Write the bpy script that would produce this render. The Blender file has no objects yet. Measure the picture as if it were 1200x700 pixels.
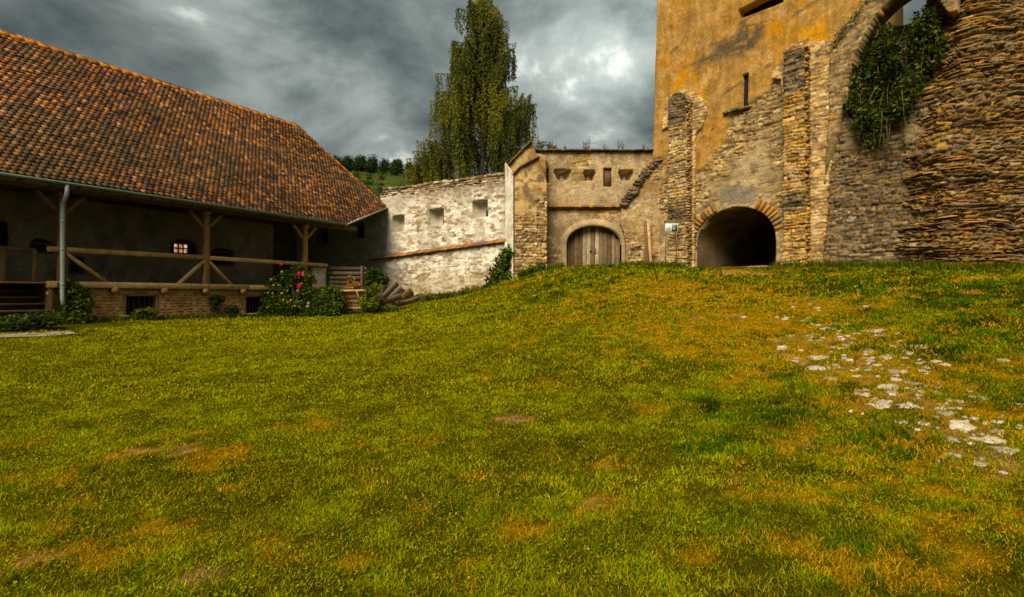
import bpy, math, random
import numpy as np

SC = bpy.context.scene
COL = SC.collection
PI = math.pi
SAT = 1.28           # the place's warm, strong colours
F = 650.0            # focal length in photograph pixels (1200 wide)
HX, HY = 600.0, 347.0
EYE = 1.6
rnd = random.Random(7)
nrg = np.random.default_rng(11)

# ------------------------------------------------------------------ noise
def _hash(ix, iy, iz, seed):
    h = (ix * 374761393 + iy * 668265263 + iz * 2147483647 + seed * 974711) & 0xFFFFFFFF
    h = ((h ^ (h >> 13)) * 1274126177) & 0xFFFFFFFF
    h = h ^ (h >> 16)
    return (h & 0xFFFFFF) / float(0xFFFFFF)

def vnoise(x, y, z=0.0, seed=0):
    x, y, z = np.broadcast_arrays(np.asarray(x, float), np.asarray(y, float), np.asarray(z, float))
    ix, iy, iz = [np.floor(a).astype(np.int64) for a in (x, y, z)]
    fx, fy, fz = x - ix, y - iy, z - iz
    fx, fy, fz = [f * f * (3 - 2 * f) for f in (fx, fy, fz)]
    r = 0
    for dx in (0, 1):
        for dy in (0, 1):
            for dz in (0, 1):
                w = (fx if dx else 1 - fx) * (fy if dy else 1 - fy) * (fz if dz else 1 - fz)
                r = r + w * _hash(ix + dx, iy + dy, iz + dz, seed)
    return r

def fbm(x, y, z=0.0, seed=0, o=4):
    r, a, t = 0, 1.0, 0
    x, y, z = np.asarray(x, float), np.asarray(y, float), np.asarray(z, float)
    for i in range(o):
        r = r + a * vnoise(x, y, z, seed + i)
        t += a
        a *= .5
        x, y, z = x * 2.03 + 7.1, y * 2.03 + 3.3, z * 2.03 + 1.7
    return r / t

def sstep(a, b, x):
    t = np.clip((np.asarray(x, float) - a) / (b - a), 0, 1)
    return t * t * (3 - 2 * t)

def mix(c0, c1, f):
    f = np.asarray(f)[..., None]
    return np.asarray(c0) * (1 - f) + np.asarray(c1) * f

# ------------------------------------------------------------------ mesh builder
class MB:
    def __init__(s):
        s.v, s.f, s.c, s.n = [], [], [], 0
    def block(s, verts, faces, col=(1, 1, 1)):
        verts = np.asarray(verts, float).reshape(-1, 3)
        col = np.asarray(col, float)
        if col.ndim == 1:
            col = np.tile(col, (len(verts), 1))
        for f in (faces if isinstance(faces, list) and len(faces) and isinstance(faces[0], np.ndarray) else [np.asarray(faces, np.int64)]):
            if len(f):
                s.f.append(f + s.n)
        s.v.append(verts); s.c.append(col); s.n += len(verts)
    def poly(s, pts, col=(1, 1, 1)):
        s.block(pts, np.arange(len(pts)).reshape(1, -1), col)
    def box(s, c, ax, ay, az, col=(1, 1, 1)):      # centre, half axis vectors
        c, ax, ay, az = [np.asarray(q, float) for q in (c, ax, ay, az)]
        vs = [c + i * ax + j * ay + k * az for k in (-1, 1) for j in (-1, 1) for i in (-1, 1)]
        fs = [[0, 2, 3, 1], [4, 5, 7, 6], [0, 1, 5, 4], [2, 6, 7, 3], [0, 4, 6, 2], [1, 3, 7, 5]]
        s.block(vs, np.array(fs), col)
    def bbox(s, c, ax, ay, az, bev=.01, col=(1, 1, 1)):   # box with bevelled edges
        c, ax, ay, az = [np.asarray(q, float) for q in (c, ax, ay, az)]
        L = [np.linalg.norm(q) for q in (ax, ay, az)]
        U = [q / max(l, 1e-6) for q, l in zip((ax, ay, az), L)]
        b = min(bev, min(L) * .45)
        vs, idx = [], {}
        for k in (-1, 1):
            for j in (-1, 1):
                for i in (-1, 1):
                    sg = (i, j, k)
                    for a in range(3):
                        p = c.copy()
                        for q in range(3):
                            p = p + sg[q] * U[q] * (L[q] if q == a else L[q] - b)
                        idx[(i, j, k, a)] = len(vs); vs.append(p)
        fs4, fs3 = [], []
        for a in range(3):
            q, r = (a + 1) % 3, (a + 2) % 3
            for sg in (-1, 1):
                o = []
                for (m, n) in ((-1, -1), (1, -1), (1, 1), (-1, 1)):
                    t = [0, 0, 0]; t[a] = sg; t[q] = m; t[r] = n
                    o.append(idx[(*t, a)])
                fs4.append(o if sg > 0 else o[::-1])
            for m in (-1, 1):
                for n in (-1, 1):
                    t0 = [0, 0, 0]; t1 = [0, 0, 0]
                    t0[a] = -1; t1[a] = 1; t0[q] = t1[q] = m; t0[r] = t1[r] = n
                    o = [idx[(*t0, q)], idx[(*t1, q)], idx[(*t1, r)], idx[(*t0, r)]]
                    fs4.append(o if m * n < 0 else o[::-1])
        for k in (-1, 1):
            for j in (-1, 1):
                for i in (-1, 1):
                    o = [idx[(i, j, k, 0)], idx[(i, j, k, 1)], idx[(i, j, k, 2)]]
                    fs3.append(o if i * j * k > 0 else o[::-1])
        s.block(vs, [np.array(fs4), np.array(fs3)], col)
    def bar(s, p, q, w, h, up=(0, 0, 1), col=(1, 1, 1), bev=.012):
        p, q = np.asarray(p, float), np.asarray(q, float)
        d = q - p; l = np.linalg.norm(d); d = d / l
        up = np.asarray(up, float)
        sd = np.cross(d, up)
        if np.linalg.norm(sd) < 1e-4:
            sd = np.cross(d, (1, 0, 0))
        sd /= np.linalg.norm(sd); u2 = np.cross(sd, d)
        s.bbox((p + q) / 2, d * l / 2, sd * w / 2, u2 * h / 2, bev, col)
    def tube(s, pts, r, n=8, col=(1, 1, 1), cap=True):
        pts = [np.asarray(p, float) for p in pts]
        rs = r if hasattr(r, '__len__') else [r] * len(pts)
        vs = []; ref = None
        for i, p in enumerate(pts):
            d = pts[min(i + 1, len(pts) - 1)] - pts[max(i - 1, 0)]
            d = d / (np.linalg.norm(d) + 1e-9)
            if ref is None:
                ref = np.cross(d, (0, 0, 1.0))
                if np.linalg.norm(ref) < .05:
                    ref = np.cross(d, (1.0, 0, 0))
            a = ref - d * np.dot(ref, d); a /= np.linalg.norm(a); b = np.cross(d, a); ref = a
            for k in range(n):
                t = 2 * PI * k / n
                vs.append(p + rs[i] * (math.cos(t) * a + math.sin(t) * b))
        fs = [[i * n + k, i * n + (k + 1) % n, (i + 1) * n + (k + 1) % n, (i + 1) * n + k] for i in range(len(pts) - 1) for k in range(n)]
        s.block(vs, np.array(fs), col)
        if cap:
            s.f.append(np.array([[s.n - len(vs) + k for k in range(n)][::-1]])); s.f.append(np.array([[s.n - n + k for k in range(n)]]))
    def build(s, name, mat, parent=None, smooth=False):
        V = np.concatenate(s.v).astype(np.float32); C = np.concatenate(s.c)
        lum = C @ np.array((.3, .59, .11)); C = np.clip(lum[:, None] + (C - lum[:, None]) * SAT, .002, .9)
        if parent is not None:
            V = V - np.array(parent_origin(parent), np.float32)
        me = bpy.data.meshes.new(name)
        me.vertices.add(len(V)); me.vertices.foreach_set('co', V.ravel())
        tot = np.concatenate([np.full(len(f), f.shape[1], np.int32) for f in s.f])
        li = np.concatenate([f.ravel() for f in s.f]).astype(np.int32)
        st = np.concatenate([[0], np.cumsum(tot)[:-1]]).astype(np.int32)
        me.loops.add(len(li)); me.loops.foreach_set('vertex_index', li)
        me.polygons.add(len(tot)); me.polygons.foreach_set('loop_start', st); me.polygons.foreach_set('loop_total', tot)
        if smooth:
            me.polygons.foreach_set('use_smooth', np.ones(len(tot), bool))
        me.update(calc_edges=True)
        at = me.attributes.new('col', 'FLOAT_COLOR', 'POINT')
        at.data.foreach_set('color', np.concatenate([C, np.ones((len(C), 1))], 1).astype(np.float32).ravel())
        me.materials.append(mat)
        o = bpy.data.objects.new(name, me); COL.objects.link(o)
        if parent is not None:
            o.parent = parent
        return o

def parent_origin(o):
    p = np.zeros(3)
    while o is not None:
        p = p + np.array(o.location); o = o.parent
    return p

def tag(o, label=None, cat=None, group=None, kind=None):
    if label: o['label'] = label
    if cat: o['category'] = cat
    if group: o['group'] = group
    if kind: o['kind'] = kind
    return o

def thing(name, loc, label, cat, group=None):
    o = bpy.data.objects.new(name, None); COL.objects.link(o)
    o.location = [float(q) for q in loc]; o.empty_display_size = .3
    return tag(o, label, cat, group)

# ------------------------------------------------------------------ frames
class Frame:
    def __init__(s, o, ex):
        s.o = np.array(o, float); e = np.array(ex, float); s.ex = e / np.linalg.norm(e)
        s.out = np.array([s.ex[1], -s.ex[0]])
    def P(s, u, z, w=0.0):
        u, z, w = np.broadcast_arrays(np.asarray(u, float), np.asarray(z, float), np.asarray(w, float))
        return np.stack([s.o[0] + u * s.ex[0] + w * s.out[0], s.o[1] + u * s.ex[1] + w * s.out[1], z], -1)
    def hit(s, px, py, w=0.0):
        r = (px - HX) / F; o = s.o + w * s.out
        u = (r * o[1] - o[0]) / (s.ex[0] - r * s.ex[1])
        Y = o[1] + u * s.ex[1]
        return u, EYE + (HY - py) / F * Y
    def poly(s, pts, w=0.0):
        return np.array([s.hit(a, b, w) for a, b in pts])

def at(px, py, Y):
    return np.array([(px - HX) / F * Y, Y, EYE + (HY - py) / F * Y])

def sd_poly(poly):
    poly = np.asarray(poly, float)
    def f(x, y):
        x, y = np.asarray(x, float), np.asarray(y, float)
        d = np.full(x.shape, 1e9); ins = np.zeros(x.shape, bool)
        for i in range(len(poly)):
            a, b = poly[i], poly[(i + 1) % len(poly)]
            e = b - a
            t = np.clip(((x - a[0]) * e[0] + (y - a[1]) * e[1]) / (e @ e + 1e-12), 0, 1)
            d = np.minimum(d, np.hypot(x - a[0] - t * e[0], y - a[1] - t * e[1]))
            c = (a[1] > y) != (b[1] > y)
            with np.errstate(divide='ignore', invalid='ignore'):
                xi = (b[0] - a[0]) * (y - a[1]) / (b[1] - a[1] + 1e-12) + a[0]
            ins ^= c & (x < xi)
        return np.where(ins, -d, d)
    return f

def arch_pts(c, hw, z0, zs, rise, n=20, pw=1.0):
    pts = [(c - hw, z0)]
    for i in range(n + 1):
        t = PI - PI * i / n
        pts.append((c + hw * math.cos(t), zs + rise * math.sin(t) ** pw))
    return pts + [(c + hw, z0)]

def wall(mb, P, u0, u1, z0, z1, step, keep=None, holes=(), thick=.5, disp=None, col=None, closed=True):
    nu = max(2, int(round((u1 - u0) / step)) + 1); nz = max(2, int(round((z1 - z0) / step)) + 1)
    U, Z = np.meshgrid(np.linspace(u0, u1, nu), np.linspace(z0, z1, nz), indexing='ij')
    def sdf(u, z):
        d = keep(u, z) if keep is not None else np.full(np.shape(u), -1e3)
        for h in holes:
            d = np.maximum(d, -h(u, z))
        return d
    cu = (U[:-1, :-1] + U[1:, 1:]) / 2; cz = (Z[:-1, :-1] + Z[1:, 1:]) / 2
    K = sdf(cu, cz) < 0
    I = np.arange(nu * nz).reshape(nu, nz)
    q = np.stack([I[:-1, :-1][K], I[1:, :-1][K], I[1:, 1:][K], I[:-1, 1:][K]], 1)
    e = np.concatenate([q[:, [0, 1]], q[:, [1, 2]], q[:, [2, 3]], q[:, [3, 0]]])
    key = np.sort(e, 1); kk = key[:, 0] * (nu * nz) + key[:, 1]
    uq, inv, cnt = np.unique(kk, return_inverse=True, return_counts=True)
    be = e[cnt[inv] == 1]
    bv = np.unique(be)
    Uf, Zf = U.ravel().copy(), Z.ravel().copy()
    b_in = bv
    for _ in range(5):
        x, y = Uf[b_in], Zf[b_in]; d = sdf(x, y); h = 1e-3
        gx = (sdf(x + h, y) - sdf(x - h, y)) / (2 * h); gy = (sdf(x, y + h) - sdf(x, y - h)) / (2 * h)
        m = (np.abs(d) < step * 1.6) & (np.hypot(gx, gy) > .3)
        Uf[b_in] = np.clip(x - np.where(m, d * gx, 0), u0, u1); Zf[b_in] = np.clip(y - np.where(m, d * gy, 0), z0, z1)
    used = np.unique(q); re = np.full(nu * nz, -1); re[used] = np.arange(len(used))
    q = re[q]; be = re[be]; u, z = Uf[used], Zf[used]
    w = disp(u, z) if disp is not None else np.zeros(len(u))
    C = col(u, z) if callable(col) else np.tile(np.asarray(col if col is not None else (1, 1, 1), float), (len(u), 1))
    fr = P(u, z, w)
    if closed:
        n = len(u)
        bk = P(u, z, np.full(n, -thick))
        side = np.stack([be[:, 1], be[:, 0], be[:, 0] + n, be[:, 1] + n], 1)
        mb.block(np.concatenate([fr, bk]), [q, q[:, ::-1] + n, side], np.concatenate([C, C]))
    else:
        mb.block(fr, q, C)

def stones(mb, P, u0, u1, v0, v1, rowh, ln, prot, pal, ok=None, wav=.05, gap=.012, base=-.06, seed=1, skip=.04, rough=.08, tiltv=.25, sq=.45, edge=.55, sh=.82):
    r = random.Random(seed)
    us, vs, ls, hs = [], [], [], []
    v = v0
    while v < v1:
        h = r.uniform(*rowh) * (r.uniform(.7, 1.0))
        u = u0 - r.uniform(0, ln[1])
        while u < u1:
            l = r.uniform(*ln) * (.6 if r.random() < .25 else 1)
            us.append(u + l / 2); vs.append(v + h / 2); ls.append(l); hs.append(h * (r.uniform(.85, 1.05)))
            u += l
        v += h
    us, vs, ls, hs = map(np.array, (us, vs, ls, hs))
    vs = vs + wav * 2 * (fbm(us * .9, vs * .5, 0, seed, 3) - .5) * 2
    m = np.array([r.random() > skip for _ in us])
    m &= (us > u0) & (us < u1)
    if ok is not None:
        m &= ok(us, vs)
    us, vs, ls, hs = us[m], vs[m], ls[m], hs[m]
    n = 10; ang = np.linspace(0, 2 * PI, n, endpoint=False) + .31
    ca, sa = np.cos(ang), np.sin(ang)
    ox = np.sign(ca) * np.abs(ca) ** sq; oy = np.sign(sa) * np.abs(sa) ** sq
    N = len(us)
    if N == 0: return
    g = np.random.default_rng(seed)
    jx = 1 + rough * g.standard_normal((N, n)); jy = 1 + rough * g.standard_normal((N, n))
    hx = (ls / 2 - gap)[:, None]; hy = (hs / 2 - gap * .8)[:, None]
    X = ox * jx * hx; Y = oy * jy * hy
    rot = g.normal(0, .05, N)[:, None]
    X, Y = X - Y * rot, Y + X * rot
    p = g.uniform(prot[0], prot[1], N)[:, None]
    tx = g.normal(0, .12, N)[:, None]; ty = g.normal(0, tiltv, N)[:, None]
    U = us[:, None]; V = vs[:, None]
    r0 = P(U + X, V + Y, np.full((N, n), base))
    w1 = p * edge - .015 * (1 - edge) + X * tx * .5 + Y * ty * .5
    r1 = P(U + X * .98, V + Y * .98, w1)
    w2 = p + X * tx + Y * ty + g.normal(0, .011, (N, n)) * np.minimum(1, hy * 14)
    r2 = P(U + X * sh, V + Y * (sh - .04), w2)
    ce = P(us, vs, p[:, 0] * 1.05 + .004)
    Vv = np.concatenate([r0, r1, r2, ce[:, None, :]], 1).reshape(-1, 3)
    k = 3 * n + 1; o = (np.arange(N) * k)[:, None, None]; i = np.arange(n); j = (i + 1) % n
    q = np.concatenate([np.stack([i, j, j + n, i + n], 1), np.stack([i + n, j + n, j + 2 * n, i + 2 * n], 1)])
    t = np.stack([i + 2 * n, j + 2 * n, np.full(n, 3 * n)], 1)
    Q = (q[None] + o).reshape(-1, 4); T = (t[None] + o).reshape(-1, 3)
    pal = np.asarray(pal, float)
    c = pal[g.integers(0, len(pal), N)] * g.uniform(.7, 1.25, N)[:, None]
    mb.block(Vv, [Q, T], np.repeat(c, k, 0))

def rub(u, z, seed, rowh=.13, ln=.30, warp=.05):
    """coursed rubble: relief 0..1, a random number per stone, and how much of the point is joint"""
    u, z = np.asarray(u, float), np.asarray(z, float)
    w1 = fbm(u * 1.1, z * 1.1, 0, seed, 3) - .5; w2 = fbm(u * 6, z * 8, 0, seed + 1, 4) - .5; w3 = fbm(u * 5, z * 9, 4.2, seed + 2, 4) - .5
    zz = (z + warp * 3.2 * w1 + warp * 1.9 * w2) / rowh; zz = zz + 1.3 * (vnoise(zz * .45, u * .55, 0, seed + 3) - .5)
    r = np.floor(zz).astype(np.int64); fv = zz - r
    h1 = _hash(r, 0 * r, 0 * r, seed + 4); L = ln * (.45 + 1.0 * h1)
    uu = (u + warp * 3.4 * w3) / L + 7.3 * _hash(r, 0 * r + 5, 0 * r, seed + 5); uu = uu + 1.1 * (vnoise(uu * .8, r * 3.7, 0, seed + 6) - .5)
    c = np.floor(uu).astype(np.int64); fu = uu - c
    d = np.minimum(np.minimum(fu, 1 - fu) * L, np.minimum(fv, 1 - fv) * rowh)
    hs = _hash(r, c, 0 * r, seed + 7); hh = _hash(r, c, 0 * r + 3, seed + 8)
    face = sstep(.0, .024, d)
    tilt = (fv - .5) * (.7 * _hash(r, c, 0 * r + 9, seed + 9) - .15) + (fu - .5) * .4 * (hh - .5)
    rel = face * (.25 + .75 * hh + tilt) + .35 * (fbm(u * 14, z * 18, 0, seed + 10, 3) - .5)
    return rel, hs, 1 - sstep(.004, .017 + .016 * hh, d)

def stonecol(hs, joint, pal, mortar, u, z, seed, cover=None):
    pal = np.asarray(pal, float); k = np.minimum((hs * len(pal)).astype(int), len(pal) - 1)
    c = pal[k] * (.72 + .6 * ((hs * 37.7) % 1))[:, None]
    c = c * (.78 + .45 * fbm(u * 9, z * 14, 0, seed, 3))[:, None]
    c = mix(c, np.broadcast_to(np.asarray(mortar, float), c.shape), joint * .9)
    return c

def leafset(mb, pts, size, pal, up=.3, seed=1, asp=.6, droop=0.0):
    g = np.random.default_rng(seed); pts = np.asarray(pts, float); N = len(pts)
    d = g.standard_normal((N, 3)); d[:, 2] = d[:, 2] * .6 - droop; d /= np.linalg.norm(d, axis=1)[:, None]
    nn = g.standard_normal((N, 3)); nn[:, 2] += up * 3
    sd = np.cross(d, nn); sd /= np.linalg.norm(sd, axis=1)[:, None] + 1e-9
    nn = np.cross(sd, d)
    L = (size * g.uniform(.6, 1.3, N))[:, None]
    a = pts; b = pts + d * L * .5 + sd * L * asp * .5 - nn * L * .06; c = pts + d * L; e = pts + d * L * .5 - sd * L * asp * .5 - nn * L * .06
    m = pts + d * L * .5 + nn * L * .05
    V = np.stack([a, b, c, e, m], 1).reshape(-1, 3); o = np.arange(N)[:, None, None] * 5
    T = (np.array([[0, 1, 4], [1, 2, 4], [2, 3, 4], [3, 0, 4]])[None] + o).reshape(-1, 3)
    pal = np.asarray(pal, float)
    C = pal[g.integers(0, len(pal), N)] * g.uniform(.65, 1.35, N)[:, None]
    mb.block(V, T, np.repeat(C, 5, 0))

# ------------------------------------------------------------------ materials
def newmat(name):
    m = bpy.data.materials.new(name); m.use_nodes = True
    nt = m.node_tree; nt.nodes.clear()
    return m, nt.nodes, nt.links

def mat_attr(name, rough=.9, n1=(3, .75, 1.2), n2=(30, .75, 1.2), bump=.5, bdist=.02, bscale=40, spec=.2, stretch=(1, 1, 1), metallic=0.0):
    m, N, L = newmat(name)
    out = N.new('ShaderNodeOutputMaterial'); b = N.new('ShaderNodeBsdfPrincipled')
    L.new(b.outputs[0], out.inputs[0])
    a = N.new('ShaderNodeAttribute'); a.attribute_name = 'col'
    geo = N.new('ShaderNodeNewGeometry')
    mp = N.new('ShaderNodeMapping'); mp.inputs['Scale'].default_value = stretch
    L.new(geo.outputs['Position'], mp.inputs[0])
    cur = a.outputs['Color']
    for sc, lo, hi in (n1, n2):
        t = N.new('ShaderNodeTexNoise'); t.inputs['Scale'].default_value = sc; t.inputs['Detail'].default_value = 5; t.inputs['Roughness'].default_value = .65
        L.new(mp.outputs[0], t.inputs['Vector'])
        mr = N.new('ShaderNodeMapRange'); mr.inputs[1].default_value = .3; mr.inputs[2].default_value = .7; mr.inputs[3].default_value = lo; mr.inputs[4].default_value = hi
        L.new(t.outputs[0], mr.inputs[0])
        mu = N.new('ShaderNodeVectorMath'); mu.operation = 'SCALE'
        L.new(cur, mu.inputs[0]); L.new(mr.outputs[0], mu.inputs['Scale']); cur = mu.outputs[0]
    L.new(cur, b.inputs['Base Color'])
    b.inputs['Roughness'].default_value = rough; b.inputs['Specular IOR Level'].default_value = spec; b.inputs['Metallic'].default_value = metallic
    if bump:
        t = N.new('ShaderNodeTexNoise'); t.inputs['Scale'].default_value = bscale; t.inputs['Detail'].default_value = 6; t.inputs['Roughness'].default_value = .7
        L.new(mp.outputs[0], t.inputs['Vector'])
        bp = N.new('ShaderNodeBump'); bp.inputs['Strength'].default_value = bump; bp.inputs['Distance'].default_value = bdist
        L.new(t.outputs[0], bp.inputs['Height']); L.new(bp.outputs[0], b.inputs['Normal'])
    return m

def mat_leaf(name, trans=.35, rough=.6, spec=.2):
    m, N, L = newmat(name)
    out = N.new('ShaderNodeOutputMaterial')
    a = N.new('ShaderNodeAttribute'); a.attribute_name = 'col'
    b = N.new('ShaderNodeBsdfPrincipled'); b.inputs['Roughness'].default_value = rough; b.inputs['Specular IOR Level'].default_value = spec
    t = N.new('ShaderNodeBsdfTranslucent'); mx = N.new('ShaderNodeMixShader'); mx.inputs[0].default_value = trans
    L.new(a.outputs['Color'], b.inputs['Base Color']); L.new(a.outputs['Color'], t.inputs['Color'])
    L.new(b.outputs[0], mx.inputs[1]); L.new(t.outputs[0], mx.inputs[2]); L.new(mx.outputs[0], out.inputs[0])
    return m

M_stone = mat_attr('rubble_stone', .92, (4, .7, 1.25), (25, .6, 1.35), .7, .025, 22)
M_plaster = mat_attr('lime_plaster', .95, (1.6, .68, 1.22), (16, .62, 1.32), .9, .03, 12)
M_plasterwall = mat_attr('whitewashed_rubble', .95, (5, .72, 1.15), (28, .7, 1.2), .8, .03, 16)
M_tile = mat_attr('clay_tile', .85, (6, .8, 1.15), (60, .8, 1.15), .4, .008, 60)
M_wood = mat_attr('weathered_wood', .88, (2, .65, 1.25), (9, .55, 1.4), .7, .015, 14, stretch=(3, 3, 3))
M_brick = mat_attr('clay_brick', .9, (8, .8, 1.15), (50, .8, 1.2), .5, .006, 60)
M_metal = mat_attr('painted_metal', .45, (3, .85, 1.1), (30, .9, 1.1), .1, .002, 40, spec=.5)
M_dark = mat_attr('dark_opening', .9, (3, .9, 1.1), (30, .9, 1.1), 0)
M_leaf = mat_leaf('leaf')
M_grass = mat_leaf('grass_blade', .38, .8, .03)
M_petal = mat_leaf('petal', .3, .6)
M_ground = mat_attr('soil_and_turf', .95, (9, .6, 1.3), (70, .35, 1.7), 1.0, .05, 45, .0)
M_hill = mat_attr('hill_turf', .95, (.08, .6, 1.3), (.6, .6, 1.35), .3, .4, 1.0)
M_pale = mat_attr('pale_stone', .85, (7, .55, 1.2), (40, .6, 1.3), .9, .012, 40)

def mat_lit():
    m, N, L = newmat('lit_pane')
    out = N.new('ShaderNodeOutputMaterial'); e = N.new('ShaderNodeEmission'); geo = N.new('ShaderNodeNewGeometry')
    t = N.new('ShaderNodeTexNoise'); t.inputs['Scale'].default_value = 6
    r = N.new('ShaderNodeValToRGB'); r.color_ramp.elements[0].color = (.45, .18, .06, 1); r.color_ramp.elements[1].color = (.95, .6, .4, 1)
    r.color_ramp.elements[0].position = .35; r.color_ramp.elements[1].position = .6
    L.new(geo.outputs['Position'], t.inputs['Vector']); L.new(t.outputs[0], r.inputs[0]); L.new(r.outputs[0], e.inputs[0])
    e.inputs[1].default_value = .22
    L.new(e.outputs[0], out.inputs[0]); return m
M_lit = mat_lit()

# ------------------------------------------------------------------ main frames
HD = np.array([.504, .863]); HD = HD / np.linalg.norm(HD)
HN = np.array([HD[1], -HD[0]])                   # out of the house, into the yard
E0 = np.array([-10.43, 19.40]); ZE = 4.78
def H(s, b, z):                                   # house coordinates: along the eave, back into the house, height
    s, b, z = np.broadcast_arrays(np.asarray(s, float), np.asarray(b, float), np.asarray(z, float))
    return np.stack([E0[0] + s * HD[0] - b * HN[0], E0[1] + s * HD[1] - b * HN[1], z], -1)
def HF(b):                                        # frame of a facade plane at depth b
    return Frame(E0 - b * HN, HD)
FW = Frame(H(10.14, 1.44, 0)[:2], HN)             # fortress wall
FG = Frame((0, 25.6), (1, 0))                     # gate wall
FT = Frame((6.5, 25.5), (.663, -.749))            # tower and the wall beyond

# ------------------------------------------------------------------ terrain
CP = np.array([(-4, -4, -.05), (4, -4, 0), (0, 0, 0), (-3, 1, 0), (3, 1, .05), (0, 3, 0), (-3, 3, .0), (3, 3, .12), (8, 3, .6), (14, 4, 1.3), (13, 9, 1.75),
    (-8, 5, .12), (-14, 8, .55), (-13.4, 15, .80), (-11.3, 19, .83), (-9.2, 22.6, .80), (-18, 11, .78), (-13, 24, .84), (-6.2, 20, .76), (-6, 24, .95), (-8, 29, 1.3),
    (-3, 22, 1.08), (-6.2, 28.4, 1.38), (-3, 26.5, 1.6), (-1, 25.4, 1.88), (0, 24.2, 2.40), (2.5, 25.4, 2.95), (5, 25.2, 2.96), (7.6, 23.8, 2.80), (9.8, 21.2, 2.76), (10, 25, 2.78),
    (11, 19.9, 2.68), (12.7, 18, 2.5), (13.2, 16.4, 2.36), (16, 16.5, 2.34), (20, 15, 2.3), (-5, 13, .50), (-8, 13, .52), (0, 12, .72), (3.2, 22.3, 2.72), (.5, 21, 1.75), (4, 12, 1.05), (3.2, 19, 2.12), (-1.5, 18, 1.02), (7.5, 18, 2.13), (9, 12, 1.55), (24, 8, 2.2), (-24, 4, .6)])
def _U(r2):
    return np.where(r2 > 1e-9, r2 * np.log(np.maximum(r2, 1e-9)), 0)
def _tps():
    n = len(CP); X = CP[:, :2]
    K = _U(((X[:, None] - X[None]) ** 2).sum(-1)) + np.eye(n) * 2.0
    Pm = np.c_[np.ones(n), X]
    A = np.block([[K, Pm], [Pm.T, np.zeros((3, 3))]])
    return np.linalg.solve(A, np.r_[CP[:, 2], 0, 0, 0])
TW = _tps()
def gz(x, y, detail=True):
    x, y = np.asarray(x, float), np.asarray(y, float)
    xc, yc = np.clip(x, -20, 22), np.clip(y, -4, 29)
    r = TW[-3] + TW[-2] * xc + TW[-1] * yc
    for i in range(len(CP)):
        r = r + TW[i] * _U((xc - CP[i, 0]) ** 2 + (yc - CP[i, 1]) ** 2)
    d = np.hypot(x - xc, y - yc)
    r = r * (1 - sstep(0, 25, d)) + .9 * sstep(0, 25, d)
    if detail:
        r = r + (.05 * (fbm(x * .5, y * .5, 0, 5, 2) - .5) + .05 * (fbm(x * 1.7, y * 1.7, 0, 6, 3) - .5)) * sstep(1.5, 5, np.abs(y) + np.abs(x))
    return r
def ghit(px, py):                                  # where the ground is seen at a pixel of the photograph
    r = (px - HX) / F; q = (HY - py) / F
    Y = np.linspace(1.5, 27, 1500)
    d = EYE + q * Y - gz(r * Y, Y, False)
    i = int(np.argmax(d < 0)) if (d < 0).any() else len(Y) - 1
    return np.array([r * Y[i], Y[i]])

# patches of dry turf, bare earth and lush green
DRY = [(850, 345, 1.2, 2.2), (930, 420, 1.1, 1.0), (1000, 470, .9, .6), (1070, 530, .9, .5), (1130, 570, .8, .5), (960, 520, .7, .5), (1100, 640, .8, .5), (1010, 670, .7, .4), (1180, 600, .8, .5), (960, 360, 1.1, 1.4), (820, 410, .8, .8), (780, 480, .6, .4), (620, 400, .5, .5), (560, 440, .5, .35), (480, 520, .5, .3), (620, 620, .6, .25), (820, 650, .6, .25), (560, 670, .5, .2), (130, 640, .7, .5), (40, 650, .6, .4), (70, 560, .5, .4), (790, 345, 1.0, 3.2), (850, 380, 1.3, 2.6), (900, 400, 1.3, 2.0), (960, 400, 1.2, 1.5), (1040, 440, 1.0, 1.2), (1130, 490, .7, 1.0), (880, 440, .9, .8), (740, 370, .8, 1.5), (660, 372, .4, 1.5),
       (330, 490, .0, .0), (250, 540, .75, .35), (150, 535, .8, .35), (200, 525, .9, .4), (90, 600, .5, .3), (190, 580, .5, .35), (290, 575, .5, .3), (340, 640, .5, .28), (720, 545, .7, .3), (700, 590, .6, .3), (880, 575, .7, .3), (1000, 600, .7, .35), (1010, 570, .6, .3), (560, 560, .4, .3), (760, 550, .5, .25), (410, 655, .5, .2), (930, 640, .6, .3), (1080, 560, .8, .3), (640, 450, .4, .5), (370, 500, .5, .4), (1150, 640, .5, .3)]
BARE = [(1000, 430, .6, .5), (1055, 470, .6, .4), (1120, 505, .6, .4), (960, 400, .5, .4), (1160, 530, .6, .35), (855, 319, .9, .7), (830, 322, .6, .5), (885, 321, .7, .5), (605, 491, 1.0, .16), (585, 491, .9, .12), (622, 490, .8, .1), (235, 682, .9, .13), (160, 535, .6, .2), (215, 527, .6, .2), (25, 392, .9, .35), (860, 322, .5, .5), (300, 612, .6, .12), (40, 660, .5, .14), (690, 590, .35, .14), (500, 595, .4, .1), (870, 560, .4, .15)]
LUSH = [(1000, 335, 1.2, 2.0), (1130, 345, 1.3, 1.8), (1180, 380, 1.0, 1.2), (960, 455, 1.0, .5), (1040, 520, 1.0, .5), (920, 490, .9, .5), (830, 520, .8, .4), (1090, 600, .6, .3), (870, 610, .6, .3), (1000, 470, .9, .35), (1000, 650, .5, .4), (820, 480, .6, .5), (910, 520, .7, .3), (50, 395, .5, .8), (1050, 400, .5, .4), (930, 440, .6, .3)]
def _spots(L, x, y, wob):
    r = np.zeros(np.shape(x))
    for px, py, a, rad in L:
        if rad <= 0: continue
        c = ghit(px, py)
        d = np.hypot(x - c[0], (y - c[1])) / rad
        r = np.maximum(r, a * (1 - sstep(.3, 1.3, d + wob)))
    return r
_cache = {}
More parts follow.
